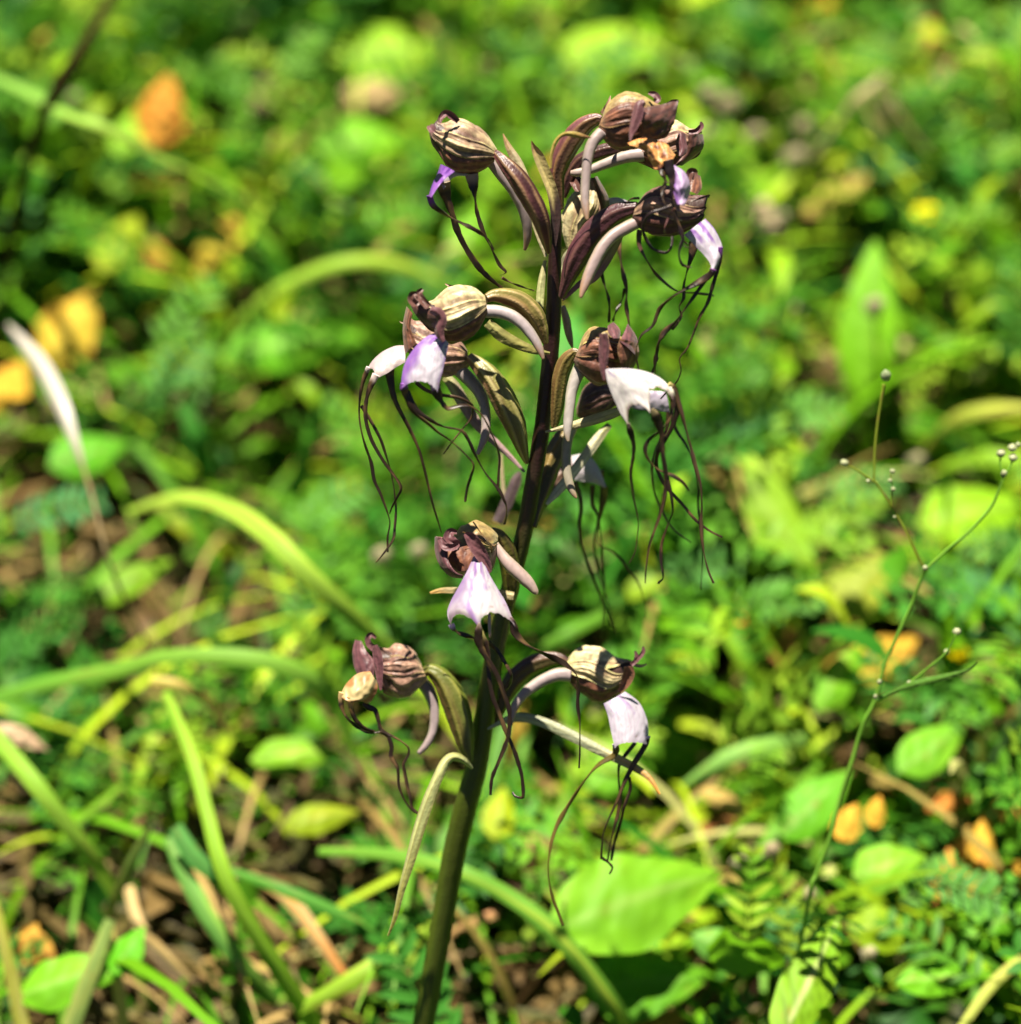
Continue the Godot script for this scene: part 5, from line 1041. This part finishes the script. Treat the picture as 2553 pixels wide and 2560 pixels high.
	# the two pale forked stalks
	blade("straw", "pale stalk leaning left from the cream seed heads", "dry grass", "pale forked stalks", [1530, 300, 10, 24, 1570, 240, 12, 48, 1610, 190, 11, 62, 1655, 155, 9, 66], c8(190, 186, 130), c8(196, 166, 120))
	blade("straw", "pale stalk leaning right from the cream seed heads", "dry grass", "pale forked stalks", [1790, 330, 8, 20, 1740, 270, 10, 46, 1695, 215, 10, 58, 1655, 160, 8, 66], c8(186, 182, 110), c8(184, 176, 106))

# ------------------------------------------------------------------ the meadow as a mass

func scatter(called: String, mesh: Mesh, mat: Material, where: Array, tints: Array, label: String, category: String) -> void:
	var m := MultiMesh.new()
	m.transform_format = MultiMesh.TRANSFORM_3D
	m.use_colors = true
	m.mesh = mesh
	m.instance_count = where.size()
	for i in where.size():
		m.set_instance_transform(i, where[i])
		m.set_instance_color(i, tints[i])
	var o := MultiMeshInstance3D.new()
	o.name = numbered(self, called)
	o.multimesh = m
	o.material_override = mat
	add_child(o, true)
	tag(o, label, category, "", "stuff")

func unit_leaf(length: float, width: float, bend: float, nu := 6, nv := 5, power := 0.7) -> ArrayMesh:
	var P := PackedVector3Array()
	var C := PackedColorArray()
	for u in nu:
		var t := float(u) / (nu - 1)
		var w := width * 0.5 * pow(maxf(sin(PI * (0.03 + 0.95 * pow(t, 0.85))), 0.0), power)
		for v in nv:
			var s := 2.0 * v / (nv - 1) - 1.0
			P.append(Vector3(s * w, bend * (t - t * t * 1.6) * length + 0.25 * w * absf(s), -t * length))
			C.append(Color(1, 1, 1).lerp(Color(1.25, 1.25, 1.1), 0.6 * smoothstep(0.3, 0.0, absf(s))))
	return grid(P, C, nu, nv)

func unit_blade(bend: float, width: float) -> ArrayMesh:
	var P := PackedVector3Array()
	var C := PackedColorArray()
	for u in 9:
		var t := u / 8.0
		var a := bend * t
		var w := width * 0.5 * (1.0 - pow(t, 2.2)) + 0.002
		for v in 3:
			var s := v - 1.0
			P.append(Vector3(s * w, sin(PI / 2 - a * 0.5) * t, -sin(a * 0.5) * t * 1.0 - absf(s) * w * 0.3))
			C.append(Color(0.85, 0.85, 0.8).lerp(Color(1.15, 1.15, 1.05), t))
	return grid(P, C, 9, 3)

func unit_sprig() -> ArrayMesh:
	var st := SurfaceTool.new()
	st.begin(Mesh.PRIMITIVE_TRIANGLES)
	for i in 7:
		var t := (i + 0.5) / 7.0
		for s in [-1.0, 1.0]:
			var b := Basis(Vector3.UP, -s * 1.0) * Basis(Vector3.RIGHT, 0.2 + 0.3 * sin(i * 2.3 + s))
			st.append_from(unit_leaf(0.26 * sin(PI * (0.2 + 0.7 * t)) + 0.04, 0.085, 0.2, 4, 3), 0, Transform3D(b, Vector3(0, 0.25 * t - 0.3 * t * t, -t)))
	st.append_from(unit_leaf(1.0, 0.02, 0.1, 5, 3), 0, Transform3D.IDENTITY)
	return st.commit()

func build_meadow() -> void:
	var leaves := [[], [], []]
	var leaf_tints := [[], [], []]
	var blades := [[], []]
	var blade_tints := [[], []]
	var sprigs := []
	var sprig_tints := []
	var litter := []
	var litter_tints := []
	var sticks := []
	var stick_tints := []
	var gaps := FastNoiseLite.new()
	gaps.seed = 77
	gaps.frequency = 0.011
	var mask := PackedByteArray()
	mask.resize(440 * 560)
	for c in clear:
		for ix in range(maxi(0, int((c.x - c.z + 0.44) * 500.0)), mini(439, int((c.x + c.z + 0.44) * 500.0)) + 1):
			for iz in range(maxi(0, int((-0.34 - c.y - c.z * 1.5) * 500.0)), mini(559, int((-0.34 - c.y + c.z * 1.5) * 500.0)) + 1):
				mask[ix * 560 + iz] = 1
	for i in 118000:
		var x := rng.randf_range(-0.42, 0.42)
		var z := -0.36 - 1.0 * pow(rng.randf(), 1.15)
		# the near left is thin, mossy and littered; the rest is lush with dark hollows
		var near := smoothstep(-0.70, -0.58, z) * smoothstep(0.06, -0.04, x)
		var hole := smoothstep(-0.02, 0.20, gaps.get_noise_2d(x * 1000.0, z * 1000.0))
		var bare := clampf(0.30 * near + 0.86 * hole, 0.0, 0.93)
		var y := hill(x, z)
		var big := patch.get_noise_2d(x * 1000.0, z * 1000.0)
		var kind := rng.randf()
		var inside := mask[clampi(int((x + 0.44) * 500.0), 0, 439) * 560 + clampi(int((-0.34 - z) * 500.0), 0, 559)] == 1
		var yaw := rng.randf() * TAU
		var tone := clampf(0.46 + 0.6 * big + rng.randf_range(-0.4, 0.4) - 0.22 * near + 0.14 * smoothstep(-0.7, -1.0, z), 0.0, 1.0)
		if rng.randf() < bare:
			if rng.randf() < 0.3:
				var lie := Basis(Vector3.UP, yaw) * Basis(Vector3.RIGHT, rng.randf_range(-0.15, 0.35))
				sticks.append(Transform3D(lie.scaled(Vector3.ONE * rng.randf_range(0.008, 0.026)), Vector3(x, y + rng.randf_range(0.001, 0.009), z)))
				stick_tints.append(c8(128, 102, 62).lerp(c8(70, 78, 30), rng.randf()) * rng.randf_range(0.4, 1.1))
			if rng.randf() < 0.16:
				var b := Basis(Vector3.UP, yaw) * Basis(Vector3.RIGHT, rng.randf_range(-0.3, 0.6)) * Basis(Vector3.BACK, rng.randf_range(-0.7, 0.7))
				litter.append(Transform3D(b.scaled(Vector3.ONE * rng.randf_range(0.006, 0.022)), Vector3(x, y + rng.randf_range(0.0, 0.006), z)))
				litter_tints.append(c8(96, 74, 40).lerp(c8(40, 29, 16), rng.randf()).lerp(c8(168, 140, 84), pow(rng.randf(), 3.0)))
			continue
		var lush := 1.0 - 0.5 * near
		var col := gr(tone) * rng.randf_range(0.65, 1.25)
		if rng.randf() < 0.045:
			col = c8(178, 178, 108)
		if kind < 0.31 - 0.13 * near:
			var h := (0.004 + 0.060 * pow(rng.randf(), 1.15)) * lush
			if inside and rng.randf() < 0.94:
				h *= 0.12
			var b := Basis(Vector3.UP, yaw) * Basis(Vector3.RIGHT, rng.randf_range(-0.6, 1.0)) * Basis(Vector3.BACK, rng.randf_range(-0.8, 0.8))
			var k := i % 3
			var grow := rng.randf_range(0.005, 0.014) * (1.0 if rng.randf() < 0.82 else 1.7)
			leaves[k].append(Transform3D(b.scaled(Vector3(rng.randf_range(0.7, 1.2), 1.0, 1.0) * grow), Vector3(x, y + h, z)))
			leaf_tints[k].append(col if rng.randf() > 0.02 else c8(180, 150, 60))
		elif kind < 0.69:
			if inside and rng.randf() < 0.88:
				continue
			var b := Basis(Vector3.UP, yaw) * Basis(Vector3.RIGHT, rng.randf_range(-1.1, 0.3))
			var k := i % 2
			blades[k].append(Transform3D(b.scaled(Vector3.ONE * rng.randf_range(0.026, 0.085) * lush), Vector3(x, y - 0.002, z)))
			blade_tints[k].append(col if rng.randf() > 0.1 else c8(150, 132, 70))
		elif kind < 0.95:
			if inside and rng.randf() < 0.93:
				continue
			var b := Basis(Vector3.UP, yaw) * Basis(Vector3.RIGHT, rng.randf_range(-0.1, 1.0))
			sprigs.append(Transform3D(b.scaled(Vector3.ONE * rng.randf_range(0.014, 0.034)), Vector3(x, y + rng.randf_range(0.003, 0.060) * lush, z)))
			sprig_tints.append(c8(74, 136, 50).lerp(gr(tone), 0.6) * rng.randf_range(0.75, 1.2))
		else:
			var b := Basis(Vector3.UP, yaw) * Basis(Vector3.RIGHT, rng.randf_range(-0.3, 0.5))
			litter.append(Transform3D(b.scaled(Vector3.ONE * rng.randf_range(0.008, 0.02)), Vector3(x, y + rng.randf_range(0.0, 0.008), z)))
			litter_tints.append(c8(124, 98, 56).lerp(c8(56, 42, 24), rng.randf()))
	scatter("ground_cover", unit_leaf(1.0, 0.5, 0.45), M.mass, leaves[0], leaf_tints[0], "low oval green leaves covering the meadow around the orchid", "ground cover")
	scatter("ground_cover", unit_leaf(1.4, 0.36, 0.6), M.mass, leaves[1], leaf_tints[1], "narrow pointed green leaves growing through the meadow", "ground cover")
	scatter("ground_cover", unit_leaf(0.9, 0.66, 0.25, 6, 5, 0.6), M.mass, leaves[2], leaf_tints[2], "small rounded green leaves filling the meadow floor", "ground cover")
	scatter("grass", unit_blade(1.2, 0.06), M.mass, blades[0], blade_tints[0], "short straight grass growing all over the meadow", "grass")
	scatter("grass", unit_blade(2.0, 0.05), M.mass, blades[1], blade_tints[1], "short bent grass growing all over the meadow", "grass")
	var tall := []
	var tall_tints := []
	for i in 1100:
		var x := rng.randf_range(-0.40, 0.40)
		var z := -0.40 - 0.95 * rng.randf()
		if mask[clampi(int((x + 0.44) * 500.0), 0, 439) * 560 + clampi(int((-0.34 - z) * 500.0), 0, 559)] == 1 and rng.randf() < 0.5:
			continue
		var b := Basis(Vector3.UP, rng.randf() * TAU) * Basis(Vector3.RIGHT, rng.randf_range(-1.0, -0.1))
		tall.append(Transform3D(b.scaled(Vector3.ONE * rng.randf_range(0.05, 0.115)), Vector3(x, hill(x, z) - 0.002, z)))
		tall_tints.append((gr(rng.randf_range(0.2, 1.0)) if rng.randf() > 0.04 else c8(140, 118, 66)) * rng.randf_range(0.8, 1.2))
	for i in 420:
		var x := rng.randf_range(-0.16, 0.01)
		var z := rng.randf_range(-0.66, -0.42)
		var b := Basis(Vector3.UP, rng.randf() * TAU) * Basis(Vector3.RIGHT, rng.randf_range(-1.35, -0.2))
		tall.append(Transform3D(b.scaled(Vector3(0.75, 1.0, 1.0) * rng.randf_range(0.03, 0.085)), Vector3(x, hill(x, z) - 0.001, z)))
		tall_tints.append((gr(rng.randf_range(0.1, 0.9)) if rng.randf() > 0.3 else c8(168, 142, 88)) * rng.randf_range(0.7, 1.15))
	scatter("tall_grass", unit_blade(1.9, 0.027), M.mass, tall, tall_tints, "long bent grass rising above the low leaves of the meadow", "grass")
	scatter("vetch_foliage", unit_sprig(), M.mass, sprigs, sprig_tints, "fine feathery vetch foliage spread through the meadow", "foliage")
	scatter("dry_straw_litter", unit_leaf(2.0, 0.12, 0.2), M.mass, sticks, stick_tints, "thin dry straw and stalks lying on the soil", "litter")
	scatter("leaf_litter", unit_leaf(1.0, 0.5, 0.4), M.mass, litter, litter_tints, "brown dead leaf litter lying on the dark soil", "litter")

func build_ground() -> void:
	var xs := []
	var step := 0.0
	for i in 141:
		var t := (i - 70) / 70.0
		xs.append(signf(t) * (0.7 * absf(t) + 40.0 * pow(absf(t), 9.0)))
	var P := PackedVector3Array()
	var C := PackedColorArray()
	for a in xs:
		for b in xs:
			var x: float = a
			var z: float = b - 0.7
			var far := clampf((Vector2(x, z + 0.7).length() - 1.0) / 3.0, 0.0, 1.0)
			P.append(Vector3(x, hill(x, z), z))
			C.append((c8(28, 20, 13).lerp(c8(52, 39, 26), smoothstep(-0.3, 0.4, patch.get_noise_2d(x * 4000.0, z * 4000.0)))).lerp(c8(74, 110, 36), far))
	var o := obj(self, "ground", grid(P, C, 141, 141), M.soil)
	tag(o, "dark brown soil of the meadow slope", "", "", "structure")

func _ready() -> void:
	# camera
	var cam := Camera3D.new()
	cam.name = "camera"
	var lens := CameraAttributesPhysical.new()
	lens.frustum_focal_length = 12.0 / tanh_
	lens.exposure_aperture = lens.frustum_focal_length / 11.0
	lens.frustum_focus_distance = 0.498
	lens.frustum_near = 0.02
	lens.frustum_far = 200.0
	cam.attributes = lens
	cam.near = 0.02
	cam.far = 200.0
	cam.fov = 2.0 * HALF
	cam.position = eye
	cam.rotation_degrees = Vector3(-PITCH, 0, 0)
	add_child(cam)
	cam.current = true
	# sky, exposure
	var env := Environment.new()
	env.background_mode = Environment.BG_SKY
	var sky := Sky.new()
	var sm := ProceduralSkyMaterial.new()
	sm.sky_top_color = Color(0.36, 0.46, 0.62)
	sm.sky_horizon_color = Color(0.74, 0.75, 0.74)
	sm.sky_curve = 0.12
	sm.ground_bottom_color = Color(0.12, 0.16, 0.07)
	sm.ground_horizon_color = Color(0.4, 0.45, 0.36)
	sky.sky_material = sm
	env.sky = sky
	env.background_energy_multiplier = 0.24
	env.tonemap_mode = Environment.TONE_MAPPER_LINEAR
	env.tonemap_exposure = 2.4
	env.sdfgi_enabled = true
	env.ssao_enabled = true
	env.ssil_enabled = true
	var we := WorldEnvironment.new()
	we.name = "world_environment"
	we.environment = env
	add_child(we)
	# the sun, high and a little behind the plant
	var sun := DirectionalLight3D.new()
	sun.name = "sun"
	sun.light_energy = 1.6
	sun.light_color = Color(1.0, 0.965, 0.9)
	sun.light_angular_distance = 0.53
	sun.shadow_enabled = true
	var to_sun := (cam_up * 0.89 + cam_back * 0.44 - cam_right * 0.125).normalized()
	add_child(sun)
	sun.look_at_from_position(to_sun * 5.0, Vector3.ZERO, Vector3.RIGHT)

	rng.seed = 20240611
	bumps.seed = 3; bumps.frequency = 0.0045
	mottle.seed = 11; mottle.frequency = 0.03; mottle.fractal_octaves = 3
	patch.seed = 29; patch.frequency = 0.012; patch.fractal_octaves = 2
	M.petal = sheer(0.5, 0.35, 0.5, 0.3)
	noise_bump(M.petal, 0.04, 0.012, 90.0)
	M.pale = sheer(0.45, 0.55, 0.5, 0.2)
	M.petal.albedo_color = Color(0.95, 0.95, 0.95)
	M.pale.albedo_color = Color(0.84, 0.84, 0.84)
	M.dry = sheer(0.85, 0.5, 0.2)
	M.skin = sheer(0.42, 0.0, 0.5)
	noise_bump(M.skin, 0.05, 0.008, 120.0)
	M.tail = sheer(0.4, 0.0, 0.5)
	M.bark = sheer(0.9, 0.0, 0.2)
	M.leaf = sheer(0.55, 0.65, 0.28)
	M.mass = sheer(0.52, 0.65, 0.3)
	M.soil = sheer(0.95, 0.0, 0.2)
	noise_bump(M.soil, 0.05, 0.25, 12.0)

	build_ground()
	build_orchid()
	build_weed()
	build_named_plants()
	build_meadow()
